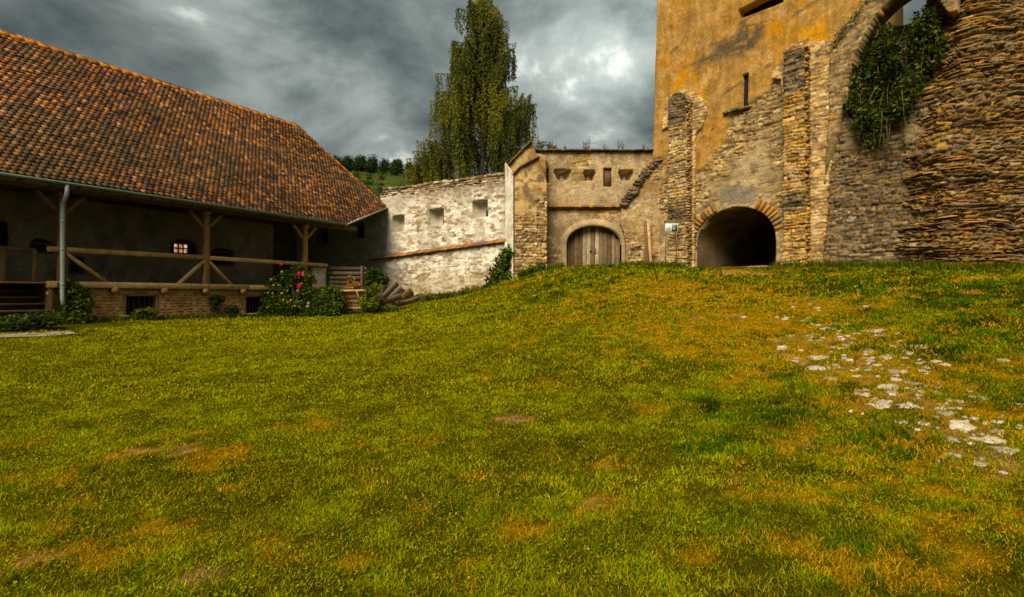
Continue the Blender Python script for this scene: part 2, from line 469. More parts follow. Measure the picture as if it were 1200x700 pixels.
def patches(x, y):
    n1 = fbm(x * .8, y * .8, 0, 21, 4); n2 = fbm(x * 2.6, y * 2.6, 0, 22, 4); n3 = fbm(x * .35, y * .35, 0, 23, 3)
    wob = (n2 - .5) * 1.7 + (fbm(x * 9, y * 9, 0, 27, 2) - .5) * .9
    right = sstep(-2, 9, x + .25 * y - 3)
    dry0 = _spots(DRY, x, y, wob); dry = dry0 * (.35 + 1.1 * n2)
    dry = np.maximum(dry, sstep(.52, .72, n1 * .55 + n2 * .45) * (.22 + .65 * right))
    lush = _spots(LUSH, x, y, wob)
    lush = np.maximum(lush, sstep(.53, .66, fbm(x * 1.3 + 9, y * 1.3, 0, 31, 3)) * (.08 + .7 * right))
    bare = _spots(BARE, x, y, wob * .9 + (fbm(x * 11, y * 11, 0, 26, 2) - .5) * 1.3) * .85
    bare = np.maximum(bare, sstep(.66, .76, n2) * sstep(.4, .9, dry) * .8)
    f1 = fbm(x * 4.5, y * 4.5, 0, 24, 3); f2 = fbm(x * 3.1 + 5, y * 3.1, 0, 25, 3)
    dry = np.clip(dry * (.12 + 1.5 * sstep(.40, .60, .6 * f1 + .4 * fbm(x * 13, y * 13, 0, 28, 2))) + .55 * sstep(.56, .68, f1) * (.35 + .75 * right), 0, 1)
    dry = np.maximum(dry, np.clip(.72 * dry0 * right * (.6 + .8 * f2) * (1 - .75 * np.clip(lush, 0, 1)), 0, 1))
    lush = np.clip(lush * (.75 + .9 * sstep(.40, .6, f2)) + .8 * sstep(.57, .66, f2) * right, 0, 1)
    return np.clip(dry, 0, 1), np.clip(lush * (1 - .5 * sstep(.5, 1, dry)), 0, 1), np.clip(bare, 0, 1)

G_green = np.array((.190, .200, .004)); G_dry = np.array((.42, .255, .066)); G_lush = np.array((.050, .090, .006)); G_thatch_shade = np.array((.080, .072, .008)); G_soil = np.array((.37, .22, .12))  # thatch colour darkened to carry the shade between the blades

def build_ground():
    def axis(a, b, st, lim):
        c = list(np.arange(a, b + 1e-6, st)); d = st; p = c[-1]; q = c[0]; lo, hi = [], []
        while p < lim:
            d *= 1.18; p += d; hi.append(p)
        d = st
        while q > -lim:
            d *= 1.18; q -= d; lo.append(q)
        return np.array(lo[::-1] + c + hi)
    xs = axis(-17, 21, .11, 700); ys = axis(0, 27, .11, 700)
    X, Y = np.meshgrid(xs, ys, indexing='ij')
    Z = gz(X, Y)
    dry, lush, bare = patches(X, Y)
    C = mix(G_thatch_shade, G_dry * .62, sstep(.2, .9, dry)); C = mix(C, np.broadcast_to(G_lush * .8, C.shape), lush * .9); C = mix(C, np.broadcast_to(G_soil, C.shape), bare)
    C *= (.35 + 1.2 * fbm(X * 7, Y * 7, 0, 77, 4))[..., None]
    I = np.arange(X.size).reshape(X.shape)
    q = np.stack([I[:-1, :-1], I[1:, :-1], I[1:, 1:], I[:-1, 1:]], -1).reshape(-1, 4)
    mb = MB(); mb.block(np.stack([X, Y, Z], -1).reshape(-1, 3), q, C.reshape(-1, 3))
    tag(mb.build('ground', M_ground, None, True), 'uneven courtyard ground of worn turf rising to the gate', 'ground', kind='structure')
build_ground()

def outside(x, y):                                 # True where turf can grow (not inside the buildings)
    rel = np.stack([x - E0[0], y - E0[1]], -1)
    s = rel @ HD; b = -(rel @ HN)
    ok = ~((b > .45) & (s < 4.7)) & ~((s < -3.2) & (b > -1.6)) & (s < 10.0)
    ok &= y < 25.3
    rt = np.stack([x - FT.o[0], y - FT.o[1]], -1); w = rt @ FT.out
    ok &= w > .05
    ok &= ~((x > 12.95) & (y > 16.75))
    return ok

def build_grass():
    bands = [(1.6, 4.2, 13000, .024, .0026), (4.2, 7.5, 6500, .026, .0040), (7.5, 13, 2200, .031, .0075), (13, 19, 700, .042, .014), (19, 27, 240, .055, .022)]
    mb = MB(); g = np.random.default_rng(5)
    for y0, y1, den, hh, ww in bands:
        xw = y1 * .98 + 1.0
        n = int((y1 - y0) * 2 * xw * den)
        y = g.uniform(y0, y1, n); x = g.uniform(-xw, xw, n)
        m = np.abs(x) < y * .98 + 1.0; x, y = x[m], y[m]
        m = outside(x, y); x, y = x[m], y[m]
        dry, lush, bare = patches(x, y)
        clump = fbm(x * 5, y * 5, 0, 41, 3)
        m = g.random(len(x)) < np.clip((1 - .75 * bare) * (1 - .15 * dry) * (-.15 + 1.9 * clump + .3 * lush), 0, 1)
        x, y, dry, lush, bare, clump = [q[m] for q in (x, y, dry, lush, bare, clump)]
        N = len(x); dry = np.clip(dry + g.normal(0, .22, N) * (dry > .02), 0, 1); lush = np.clip(lush + g.normal(0, .15, N), 0, 1)
        z = gz(x, y)
        h = hh * g.uniform(.4, 1.5, N) * (.5 + 1.0 * clump) * (1 - .45 * dry + 1.1 * lush)
        w = ww * g.uniform(.6, 1.4, N)
        a = g.uniform(0, 2 * PI, N); ln = g.uniform(.3, 1.5, N) * h
        tx, ty = np.cos(a) * ln, np.sin(a) * ln
        b2 = g.uniform(0, 2 * PI, N); sx, sy = np.cos(b2) * w, np.sin(b2) * w
        base = np.stack([x, y, z - .004], -1)
        p0 = base + np.stack([-sx, -sy, 0 * x], -1); p1 = base + np.stack([sx, sy, 0 * x], -1)
        md = base + np.stack([tx * .4, ty * .4, h * .65], -1)
        p2 = md + np.stack([sx * .7, sy * .7, 0 * x], -1); p3 = md + np.stack([-sx * .7, -sy * .7, 0 * x], -1)
        p4 = base + np.stack([tx, ty, h * .95], -1)
        straw = (g.random(N) < (.05 + .80 * dry + .3 * bare))
        c = mix(G_green, np.broadcast_to(G_lush, (N, 3)), lush)
        c = np.where(straw[:, None], G_dry * g.uniform(.7, 1.5, N)[:, None], c * (g.uniform(.45, 1.6, N) * (.3 + 1.4 * fbm(x * 9, y * 9, 0, 43, 2)) * (.62 + .76 * sstep(.36, .64, fbm(x * 2.2, y * 2.2, 0, 44, 3))))[:, None])
        yel = g.random(N) < (.16 + .34 * np.exp(-(((x + 5) / 7) ** 2 + ((y - 14) / 6) ** 2))) * (1 - lush)
        c = np.where((yel & ~straw)[:, None], np.array((.34, .31, .014)), c)
        V = np.stack([p0, p1, p2, p3, p4], 1).reshape(-1, 3); o = (np.arange(N) * 5)[:, None]
        mb.block(V, [np.array([[0, 1, 2, 3]]) + o, np.array([[3, 2, 4]]) + o], np.repeat(c, 5, 0))
    tag(mb.build('grass', M_grass), 'short yellow green lawn grass with straw coloured blades', 'grass', kind='stuff')
    # broad-leaved lawn weeds among the blades
    mb = MB()
    pts = []
    for y0, y1, n, s in ((1.8, 6, 30000, .020), (6, 12, 28000, .030), (12, 24, 18000, .050)):
        y = g.uniform(y0, y1, n); x = g.uniform(-1, 1, n) * (y * .98 + .5)
        k = fbm(x * 1.1, y * 1.1, 0, 51, 3); dry, lush, bare = patches(x, y)
        m = outside(x, y) & (k + .22 * sstep(4, -6, x) > .52) & (bare < .4) & (dry < .6); x, y = x[m], y[m]
        p = np.stack([x, y, gz(x, y) + g.uniform(.005, .035, len(x))], -1)
        leafset(mb, p, s, [(.15, .19, .014), (.22, .23, .016), (.10, .15, .012), (.30, .27, .018)], up=1.0, seed=int(y0 * 10), asp=.75)
    tag(mb.build('weeds', M_grass), 'small broad leaved weeds and clover in the lawn', 'weeds', kind='stuff')
build_grass()

# ------------------------------------------------------------------ hill beyond the wall
def build_hill():
    mb = MB()
    px = np.linspace(-1100, 720, 130); t = np.linspace(0, 1, 60)
    PX, T = np.meshgrid(px, t, indexing='ij')
    top = 184 + 10 * np.sin(PX * .02) + np.where(PX > 425, (PX - 425) * .30, (425 - PX) * -.02)
    topz = np.maximum((HY - top) / F, .03)
    Yd = 90 + 160 * T
    elev = topz * sstep(0, 1, T) ** .8
    X = (PX - HX) / F * 250 * (.55 + .45 * T); Z = EYE - 1 + elev * 250 * np.clip(T * 1.02, 0, 1) + 1.5 * (fbm(X * .06, Yd * .06, 0, 3, 4) - .5) * sstep(0, .2, T)
    Z = Z + .8 * (np.abs((T * 14) % 1 - .5)) * sstep(.1, .3, T)
    c = mix((.022, .034, .007), (.060, .062, .011), fbm(X * .08, Yd * .2, 0, 4, 4)); c = mix(c, np.broadcast_to((.022, .035, .008), c.shape), sstep(.55, .6, fbm(X * .15, Yd * .35, 0, 8, 3)) * .8)
    I = np.arange(PX.size).reshape(PX.shape)
    q = np.stack([I[:-1, :-1], I[1:, :-1], I[1:, 1:], I[:-1, 1:]], -1).reshape(-1, 4)
    mb.block(np.stack([X, Yd, Z], -1).reshape(-1, 3), q, c.reshape(-1, 3))
    # far side
    e = np.stack([X[:, -1], Yd[:, -1], Z[:, -1]], -1); e2 = e.copy(); e2[:, 1] += 160; e2[:, 2] = -1
    n = len(e); i = np.arange(n - 1)
    mb.block(np.concatenate([e, e2]), np.stack([i, i + 1, i + 1 + n, i + n], 1), (.04, .055, .010))
    tag(mb.build('hill', M_hill, None, True), 'grassy hill rising behind the fortress wall', 'hill', kind='structure')
    # wood on the crest
    mb = MB(); g = np.random.default_rng(9)
    for k in range(190):
        i = int(np.interp(g.uniform(330, 490), px, np.arange(len(px)))); tt = g.uniform(.90, 1.0); j = int(tt * 59)
        if PX[i, 0] > 470: j = 59
        c = np.array([X[i, j], Yd[i, j], Z[i, j]]); R = g.uniform(1.1, 3.0) * g.uniform(.7, 1.1) * (.7 if PX[i, 0] > 472 else 1)
        d = g.standard_normal((200, 3)); d /= np.linalg.norm(d, axis=1)[:, None]; d *= g.uniform(.55, 1, 200)[:, None]
        d = d * (R * g.uniform(.8, 1.5), R, R * g.uniform(.7, 1.5)) + g.normal(0, .35, (200, 3)); p = c + (0, 0, R * .75) + d
        leafset(mb, p, .75, [(.020, .032, .010), (.034, .046, .012), (.014, .024, .008)], up=.5, seed=k)
        mb.tube([c - (0, 0, .5), c + (0, 0, R)], [.25, .12], 5, (.05, .04, .03))
    for k in range(120):
        i = int(np.interp(g.uniform(385, 500), px, np.arange(len(px)))); j = int(g.uniform(.35, .95) * 59); c = np.array([X[i, j], Yd[i, j], Z[i, j]]); R = g.uniform(.5, 1.5)
        d = g.standard_normal((90, 3)) * (R * .9, R * .6, R * .45); leafset(mb, c + (0, 0, R * .4) + d, .7, [(.022, .034, .009), (.04, .052, .012), (.06, .06, .014)], up=.5, seed=k + 300)
    tag(mb.build('far_forest', M_leaf), 'dark wood along the crest of the hill', 'forest', kind='stuff')
build_hill()

# ------------------------------------------------------------------ weeping birch
def build_birch():
    Yt = 40.0
    root = thing('weeping_birch', (at(565, 347, Yt)[0], Yt, gz(0, 40) - .2), 'tall weeping birch with hanging strands behind the white wall', 'tree')
    tr = MB(); g = np.random.default_rng(21)
    base = np.array(root.location)
    def tp(px, py, dy=0): return at(px, py, Yt) + np.array([0, dy, 0])
    stem = [base, tp(562, 260), tp(566, 180), tp(562, 120), tp(558, 60), tp(559, 20), tp(560, -4)]
    tr.tube(stem, [.30, .26, .21, .15, .10, .06, .03], 8, (.05, .042, .034))
    stem2 = [tp(566, 200), tp(585, 160, -.5), tp(604, 130, -.8), tp(614, 114, -.8)]
    tr.tube(stem2, [.13, .10, .06, .03], 6, (.05, .042, .034))
    limbs = []
    def limb(a, b, r=.07, dy=0.0):
        a, b = np.array(a), np.array(b)
        m = (a + b) / 2 + np.array([0, 0, np.linalg.norm(b - a) * .16])
        t = np.linspace(0, 1, 7)[:, None]; c = a * (1 - t) ** 2 + 2 * m * t * (1 - t) + b * t ** 2
        tr.tube(list(c), list(np.linspace(r, .015, 7)), 5, (.10, .08, .06)); limbs.append(c)
    # outline envelope: left and right crown edge against height (photograph rows)
    env = [(-8, 550, 572), (3, 538, 582), (25, 531, 596), (55, 527, 605), (74, 523, 606), (88, 510, 600), (106, 505, 598), (118, 504, 629), (160, 504, 631), (185, 488, 630), (215, 478, 630)]
    ey = np.array([e[0] for e in env]); el = np.array([e[1] for e in env]); er = np.array([e[2] for e in env])
    for k in range(135):
        py = -6 + 180 * (k / 134.0) ** 1.15
        l, r = np.interp(py, ey, el), np.interp(py, ey, er)
        fr = g.uniform(0, 1); px = l + (r - l) * fr
        sx = np.interp(py, [-4, 20, 60, 120, 180, 260], [560, 559, 558, 562, 566, 562])
        depth = (r - l) / F * Yt * .5
        a = tp(sx, py + g.uniform(6, 22))
        b = tp(px, py, g.uniform(-1, 1) * depth * math.sqrt(max(0.05, 1 - (2 * fr - 1) ** 2)))
        limb(a, b, .06 if py > 40 else .035)
    for q in ((612, 112), (622, 116), (628, 124), (606, 118), (617, 122)):
        limb(tp(600, 138, -.7), tp(*q, g.uniform(-1, .6)), .04)
    for q in ((486, 180), (494, 172), (505, 168), (514, 172), (480, 190), (500, 186), (520, 180), (484, 176), (490, 168), (498, 166), (508, 164), (476, 196), (512, 180), (496, 178)):
        limb(tp(540, 196, -.5), tp(*q, g.uniform(-1.5, 1)), .04)
    tr.build('trunk', M_wood, root, True)
    mb = MB(); tw = MB(); P = []
    for c in limbs:
        n = 7 + int(np.linalg.norm(c[-1] - c[0]) * 3.4)
        for _ in range(n):
            t = g.uniform(.35, 1.0) ** .7 * 6; i = min(int(t), 5); p = c[i] * (1 - (t - i)) + c[i + 1] * (t - i)
            px = HX + p[0] / p[1] * F; py = HY - (p[2] - EYE) / p[1] * F
            L = g.uniform(1.2, 4.4) * (.55 if py < 30 else 1)
            if px > 588 and py < 90: L = min(L, max(.4, (96 - py) / F * Yt))
            if px < 524 and py < 150: L = min(L, 3.4)
            if 598 > px > 585 and 88 < py < 112: L = min(L, 1.2)
            if px < 520 and 60 < py < 100 and g.random() < .5: continue
            sw = g.normal(0, .10, 2); m = int(L * 22)
            tt = np.sort(g.uniform(0, 1, m))
            strand = np.stack([p[0] + sw[0] * tt * L + .05 * np.sin(tt * 5 + p[0]), p[1] + sw[1] * tt * L, p[2] + .1 - tt * L], -1)
            tw.tube([p, p + (sw[0] * L * .5, sw[1] * L * .5, -L * .5), p + (sw[0] * L, sw[1] * L, -L)], [.012, .008, .004], 3, (.05, .035, .02), False)
            sp = .03 + .075 * np.sin(np.pi * np.clip(tt * .9 + .05, 0, 1))
            P.append(strand + g.standard_normal((m, 3)) * sp[:, None] * .68 * np.array([.8, .8, .6]))
    P = np.concatenate(P)
    tone = fbm(P[:, 0] * .55, P[:, 2] * .35, P[:, 1] * .5, 15, 3)
    for lo, hi, pal in ((0, .47, [(.050, .060, .009), (.065, .07, .010)]), (.47, .56, [(.10, .105, .013), (.085, .09, .012)]), (.56, 2, [(.155, .14, .015), (.125, .125, .014)])):
        q = P[(tone >= lo) & (tone < hi)]
        if len(q): leafset(mb, q, .15, np.array(pal) * 1.3, up=.1, seed=3 + int(lo * 10), asp=.5, droop=1.8)
    cr = mb.build('crown', M_leaf, root)
    tw.build('twigs', M_wood, cr)
build_birch()

# ------------------------------------------------------------------ fortress wall (white, left)
def build_fortress():
    u_r = FW.hit(606, 200)[0]
    root = thing('fortress_wall', FW.P(3, 1.2), 'long whitewashed rubble wall with square gun loops and a tiled ledge', 'wall')
    topz = 7.03
    emb = [(330, 275, 344, 291), (369, 268, 384, 285), (411, 261, 427, 279), (459, 252, 474, 271), (503, 244, 520.5, 264), (553, 234, 572, 254)]
    rects = []
    for x0, y0, x1, y1 in emb:
        (ua, zb), (ub, zt) = FW.hit(x0, y1), FW.hit(x1, y0)
        z0 = (FW.hit(x0, y1)[1] + FW.hit(x1, y1)[1]) / 2 - .05; z1 = (FW.hit(x0, y0)[1] + FW.hit(x1, y0)[1]) / 2
        rects.append((ua, ub, z0, z1))
    holes = []
    for ua, ub, z0, z1 in rects:
        c, hw = (ua + ub) / 2, (ub - ua) / 2
        holes.append(sd_poly(arch_pts(c, hw, z0, z1 - .09, .09, 8)))
    lu0, lz0 = FW.hit(440, 305); lu1, lz1 = FW.hit(596, 284)
    def ledge_z(u): return lz0 + (u - lu0) / (lu1 - lu0) * (lz1 - lz0)
    def keep(u, z):
        t = topz + .10 * (fbm(u * 1.3, 2, 0, 61, 4) - .5) * 2
        t = np.where(u < -.45, 6.2, t)
        return z - t
    def disp(u, z):
        lower = sstep(.05, -.05, z - ledge_z(u)) * sstep(lu0 - .3, lu0, u)
        return .30 * lower + .10 * (fbm(u * 2.2, z * 3.2, 0, 62, 4) - .5) + .04 * (fbm(u * 4.5, z * 9, 0, 63, 3) - .5) + .042 * rub(u, z, 360, .17, .30, .08)[0] * sstep(.3, 1.6, u) - .06 * sstep(.5, .0, topz - z)
    def col(u, z):
        lower = (z < ledge_z(u)) & (u > lu0)
        n = fbm(u * 3.2, z * 6.5, 0, 64, 5); n2 = fbm(u * .9, z * .9, 0, 65, 3); n3 = fbm(u * 7, z * 16, 0, 66, 3)
        white = np.array((.80, .725, .615)); tan = np.array((.34, .25, .155)); dark = np.array((.10, .075, .05))
        right = sstep(1.5, 7.5, u)
        c = mix(white * .98, tan, sstep(.50, .63, n * .6 + n3 * .25 + n2 * .15 + .03 * (1 - right)) * .7)
        c = mix(c, np.broadcast_to(dark, c.shape), sstep(.56, .66, n3 * .6 + n * .4) * .75)
        c = mix(c, np.broadcast_to((.33, .28, .21), c.shape), sstep(.50, .66, fbm(u * 2.2, z * .45, 0, 69, 4)) * .5)
        rl, hs, jt = rub(u, z, 360, .17, .30, .08)
        c = mix(c, np.broadcast_to((.30, .21, .12), c.shape), jt * sstep(.44, .60, n2 * .5 + n3 * .5) * .65)
        c = np.where(((hs > .80) & (n + .3 * n3 > .60))[:, None], c * .4 + .6 * np.array((.34, .23, .12)), c)
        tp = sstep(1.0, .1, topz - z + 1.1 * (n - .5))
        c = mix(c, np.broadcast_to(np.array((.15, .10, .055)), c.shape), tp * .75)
        # greyer and smoother under the roof
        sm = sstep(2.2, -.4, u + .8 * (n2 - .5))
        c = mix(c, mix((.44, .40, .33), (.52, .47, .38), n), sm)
        c = mix(c, np.broadcast_to(np.array((.40, .22, .09)), c.shape), sstep(.9, .0, u_r - u + 1.2 * (n2 - .5)) * sstep(4.6, 5.6, z) * .7)
        c = mix(c, np.broadcast_to(np.array((.33, .24, .13)), c.shape), sstep(1.0, .1, z - 1.6 - .1 * u + .6 * (n - .5)) * .6)
        return c
    mb = MB()
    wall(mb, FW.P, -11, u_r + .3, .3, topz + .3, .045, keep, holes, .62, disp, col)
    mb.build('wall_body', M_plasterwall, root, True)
    # broken stones breaking through the limewash
    st = MB()
    ins = [sd_poly(arch_pts((a + b) / 2, (b - a) / 2 + .1, z0 - .1, z1 + .05, .1, 8)) for a, b, z0, z1 in rects]
    def ok(u, z):
        m = np.ones(len(u), bool)
        for h in ins: m &= h(u, z) > .05
        n = fbm(u * .9, z * 1.3, 0, 67, 3)
        return m & (u > .9) & (np.abs(z - ledge_z(u)) > .15) & (n > .47) & (fbm(u * 3, z * 3, 0, 68, 2) > .45) & (z < topz - .05)
    P2 = lambda u, z, w: FW.P(u, z, w + .30 * (np.asarray(z) < ledge_z(u)) - .02)
    P3 = lambda u, z, w: FW.P(u, z, np.asarray(w) - .06)
    stones(st, P3, -.4, u_r, topz - .28, topz + .12, (.10, .17), (.2, .45), (.02, .08), [(.20, .14, .08), (.30, .20, .11), (.13, .10, .07), (.42, .34, .25)], None, .05, .01, -.3, 8, .06)
    st.build('top_course', M_stone, root)
    # tiled ledge
    lg = MB(); g = random.Random(4)
    n = int((lu1 - lu0) / .19)
    for i in range(n):
        u = lu0 + (i + .5) * (lu1 - lu0) / n; z = ledge_z(u) + g.uniform(-.015, .015)
        c = random.Random(i).choice([(.26, .12, .05), (.20, .10, .05), (.15, .09, .06), (.33, .17, .07)])
        d = FW.P(0, 0, 1)[:2] - FW.P(0, 0, 0)[:2]; ax = np.array([FW.ex[0], FW.ex[1], (lz1 - lz0) / (lu1 - lu0)]) * .092
        az = np.array([d[0] * .1, d[1] * .1, -.055])
        p = FW.P(u, z + .06, .36)
        lg.bbox(p, ax, np.array([d[0], d[1], -.5]) * .17, np.array([d[0] * .3, d[1] * .3, .9]) * .02, .006, c)
    lg.bar(FW.P(lu0, ledge_z(lu0) - .02, .36), FW.P(lu1, ledge_z(lu1) - .02, .36), .16, .06, col=(.22, .14, .08))
    lg.build('tiled_ledge', M_tile, root)
    for i, (ua, ub, z0, z1) in enumerate(rects):                  # splayed loops with a small dark slot
        e = MB(); ins_ = .14 * (ub - ua); d = .50
        a0 = [FW.P(ua, z0, -.06), FW.P(ub, z0, -.06), FW.P(ub, z1, -.06), FW.P(ua, z1, -.06)]
        b0 = [FW.P(ua + ins_, z0 + .12, -d), FW.P(ub - ins_, z0 + .12, -d), FW.P(ub - ins_, z1 - .06, -d), FW.P(ua + ins_, z1 - .06, -d)]
        cc = (.40, .35, .27) if i > 2 else (.25, .22, .18)  # shadow inside the loops put into their colour, darker under the roof
        e.block(a0 + b0, np.array([[0, 1, 5, 4], [1, 2, 6, 5], [2, 3, 7, 6], [3, 0, 4, 7], [4, 5, 6, 7]]), cc)
        eo = e.build('gun_loop', M_plaster, root)
        s = MB(); c = (ua + ub) / 2 + .16 * (ub - ua)
        s.box(FW.P(c, z0 + .26, -d + .01), FW.P(.11, 0) - FW.P(0, 0), (FW.P(0, 0, .012) - FW.P(0, 0, 0)), (0, 0, .15), (.012, .011, .01))
        if i < 3: s.box(FW.P((ua + ub) / 2, (z0 + z1) / 2, -d + .04), FW.P((ub - ua) * .34, 0) - FW.P(0, 0), (FW.P(0, 0, .012) - FW.P(0, 0, 0)), (0, 0, (z1 - z0) * .36), (.015, .013, .012))
        s.build('slot', M_dark, eo)
    return u_r
UR = build_fortress()

# ------------------------------------------------------------------ house with veranda
def build_house():
    root = thing('veranda_house', H(0, .6, .83), 'long house with tiled hip roof and open timber veranda on a brick plinth', 'house')
    R = random.Random(3)
    RB = 5.68; ZR = ZE + RB; k2 = math.sqrt(2)
    poly = np.array([(-11, 0), (6.0, 0), (10.14, 1.44), (8.06, RB), (-11, RB)])
    # tiles on the front slope: rows of round-ended clay tiles laid as shingles
    T = MB(); inside = sd_poly(poly)
    row = .172; tw = .178; b = 0.02; r = 0; vs, qs, cs = [], [], []
    nrm = np.array([-(-HN[0]) * 1, -(-HN[1]) * 1, 1.0]); nrm = np.array([HN[0], HN[1], 1.0]) / k2
    up = np.array([-HN[0], -HN[1], 1.0]) / k2; al = np.array([HD[0], HD[1], 0])
    pal = [(.26, .115, .045), (.21, .095, .042), (.16, .075, .038), (.31, .14, .055), (.11, .062, .040), (.085, .054, .038), (.14, .072, .045), (.34, .17, .09), (.19, .085, .04), (.075, .048, .036)]
    nrows = int(RB * k2 / row) + 2
    sag = lambda s, q: .05 * (fbm(s * .35, q * .4, 0, 90, 3) - .5) * 2
    for r in range(nrows):
        rr = r * row                                        # distance up the slope of the tile's lower edge
        s = -11 + (tw / 2 if r % 2 else 0)
        while s < 10.4:
            bb = (rr + row * .5) / k2
            # the eave turns up from A to B: rows follow the plane, cut at the outline
            if inside(np.array([s]), np.array([min(bb, RB - .01)]))[0] < .03:
                j = R.uniform(-.012, .012); lift = R.uniform(.0, .022) + (.025 if R.random() < .05 else 0); tl = R.uniform(-.03, .03)
                w = tw * .5 - .004 + R.uniform(-.004, .002)
                o = H(s + R.uniform(-.012, .012), rr / k2, ZE + rr / k2) + nrm * (.035 + sag(s, rr))
                def pt(x, y, h): return o + al * (x + tl * y) + up * (y + j) + nrm * h
                L = row * 1.9
                low = .042 + lift
                ring = [(-w, .09), (-w * .88, .040), (-w * .5, -.004), (0, -.022), (w * .5, -.004), (w * .88, .040), (w, .09)]
                top = [pt(x, y, low - .042 * (y / L)) for x, y in ring] + [pt(w, L, -.002), pt(-w, L, -.002)]
                bot = [pt(x, y, low - .018) for x, y in ring]
                n0 = len(vs); vs += top + bot
                qs.append(('t', n0)); 
                dk = fbm(np.array(s * .5), np.array(rr * .5), 0, 91, 3)
                c = np.array(pal[int(R.random() ** (1.0) * len(pal))]) * R.uniform(.55, 1.45) * (.55 + .9 * float(dk))
                c = c * (1.0 + .18 * min(rr / 8.0, 1)) * (1 - .35 * math.exp(-rr / .9))
                c = c * (1 - .1 * (R.random() < .3))
                mo = float(fbm(np.array(s * .22), np.array(rr * .7), 0, 92, 4)); st_ = float(fbm(np.array(s * 1.4), np.array(rr * .12), 0, 93, 3))
                c = c * (.7 + .6 * st_); c = c * (1 - min(max((mo - .52) * 6, 0), .38)) + np.array((.075, .062, .035)) * min(max((mo - .52) * 6, 0), .38)
                cs += [c] * 16
            s += tw
    n0 = np.array([q[1] for q in qs])[:, None]
    top9 = np.arange(9)[None] + n0
    edge = [np.stack([n0[:, 0] + i, n0[:, 0] + i + 9, n0[:, 0] + i + 10, n0[:, 0] + i + 1], 1) for i in range(6)]
    T.block(np.array(vs), [top9] + edge, np.array(cs))
    # boarding under the tiles, rear slope and hipped end
    def q(s, b, dz=0): return H(s, b, ZE + min(b, 2 * RB - b) + dz)
    pts = [q(-11, 0), q(6.0, 0), q(10.14, 1.44), q(8.06, RB), q(-11, RB)]
    T.poly(pts, (.08, .05, .035)); T.poly([p - np.array((0, 0, .10)) for p in pts][::-1], (.05, .035, .025))
    for i in (0, 1, 2):
        a, c = pts[i], pts[(i + 1) % 5]; T.poly([a - np.array((0, 0, .10)), c - np.array((0, 0, .10)), c + np.array((0, 0, .01)), a + np.array((0, 0, .01))], (.16, .12, .08))
    T.poly([q(-11, RB), q(8.06, RB), q(10.14, 2 * RB - 1.44), q(6, 2 * RB), q(-11, 2 * RB)], (.22, .10, .05))
    T.poly([q(8.06, RB), q(10.14, 1.44), q(10.14, 2 * RB - 1.44)], (.22, .10, .05))
    roof = T.build('roof', M_tile, root)
    # ridge and hip caps
    Cc = MB()
    def caps(a, b2, n, rad):
        a, b2 = np.array(a), np.array(b2)
        d = (b2 - a) / n
        for i in range(n):
            p0 = a + d * i; p1 = p0 + d * 1.08; c = np.array(R.choice([(.42, .16, .04), (.34, .13, .045), (.26, .11, .05), (.46, .19, .06)])) * R.uniform(.8, 1.15)
            Cc.tube([p0 + (0, 0, R.uniform(0, .012)), p1], [rad * 1.05, rad * .92], 10, c)
    caps(q(-11, RB, .0), q(8.06, RB, .0), 50, .125); caps(q(10.14, 1.44, .02), q(8.06, RB, .02), 14, .075)
    Cc.build('ridge_cap', M_tile, roof, True)
    # gutter, its brackets, and the pale flashing along the cut eave
    g = MB(); prof = [(math.cos(t) * .075, math.sin(t) * .075) for t in np.linspace(PI, 2 * PI, 9)]
    def gutter(a, b2, col):
        a, b2 = np.array(a), np.array(b2); d = (b2 - a) / np.linalg.norm(b2 - a); sd = np.cross(d, (0, 0, 1)); sd /= np.linalg.norm(sd)
        V = []
        for p in (a, b2):
            for rr_ in (1, .9):
                for x, y in prof: V.append(p + sd * x * rr_ + np.array((0, 0, y * rr_)))
        Q = []
        for i in range(8):
            Q += [[i, i + 1, 18 + i + 1, 18 + i], [9 + i + 1, 9 + i, 27 + i, 27 + i + 1], [i, 9 + i, 9 + i + 1, i + 1], [18 + i, 18 + i + 1, 27 + i + 1, 27 + i]]
        Q += [[0, 18, 27, 9], [8, 17, 35, 26]]
        g.block(V, np.array(Q), col)
    gutter(H(-11, -.08, ZE + .02), H(6.0, -.08, ZE + .02), (.15, .20, .16))
    gutter(H(6.0, -.08, ZE + .02), H(10.1, 1.36, ZE + 1.44 + .0), (.52, .52, .46))
    for i in range(26):
        s = -10.6 + i * .65; g.tube([H(s, -.08 + .08 * math.cos(t), ZE + .02 + .08 * math.sin(t)) for t in np.linspace(PI, 2 * PI, 7)], .010, 5, (.12, .16, .13))
    gut = g.build('gutter', M_metal, root, True)
    d = MB(); sdp = HF(.20).hit(73, 300)[0]
    c = (.27, .31, .28)
    d.tube([H(sdp, -.08, ZE - .05), H(sdp, -.08, ZE - .30), H(sdp, .02, ZE - .42), H(sdp, .18, ZE - .52), H(sdp, .20, ZE - .62), H(sdp, .20, 1.55), H(sdp, .14, 1.35)], .055, 10, c)
    for z in (1.9, 2.9, 3.7): d.tube([H(sdp, .20, z), H(sdp, .20, z + .05)], .064, 10, c)
    d.build('downpipe', M_metal, root, True)
    # timber: posts with braces, rails, sill beam, plate
    FP = HF(.60)
    s1, s2, s3 = [FP.hit(px, 300)[0] for px in (72, 241, 357)]
    zf = 1.93; zr = 2.96; zp = 4.62
    zz_ = 0
    wc = lambda: np.array(R.choice([(.33, .20, .09), (.38, .24, .11), (.28, .17, .08)]))
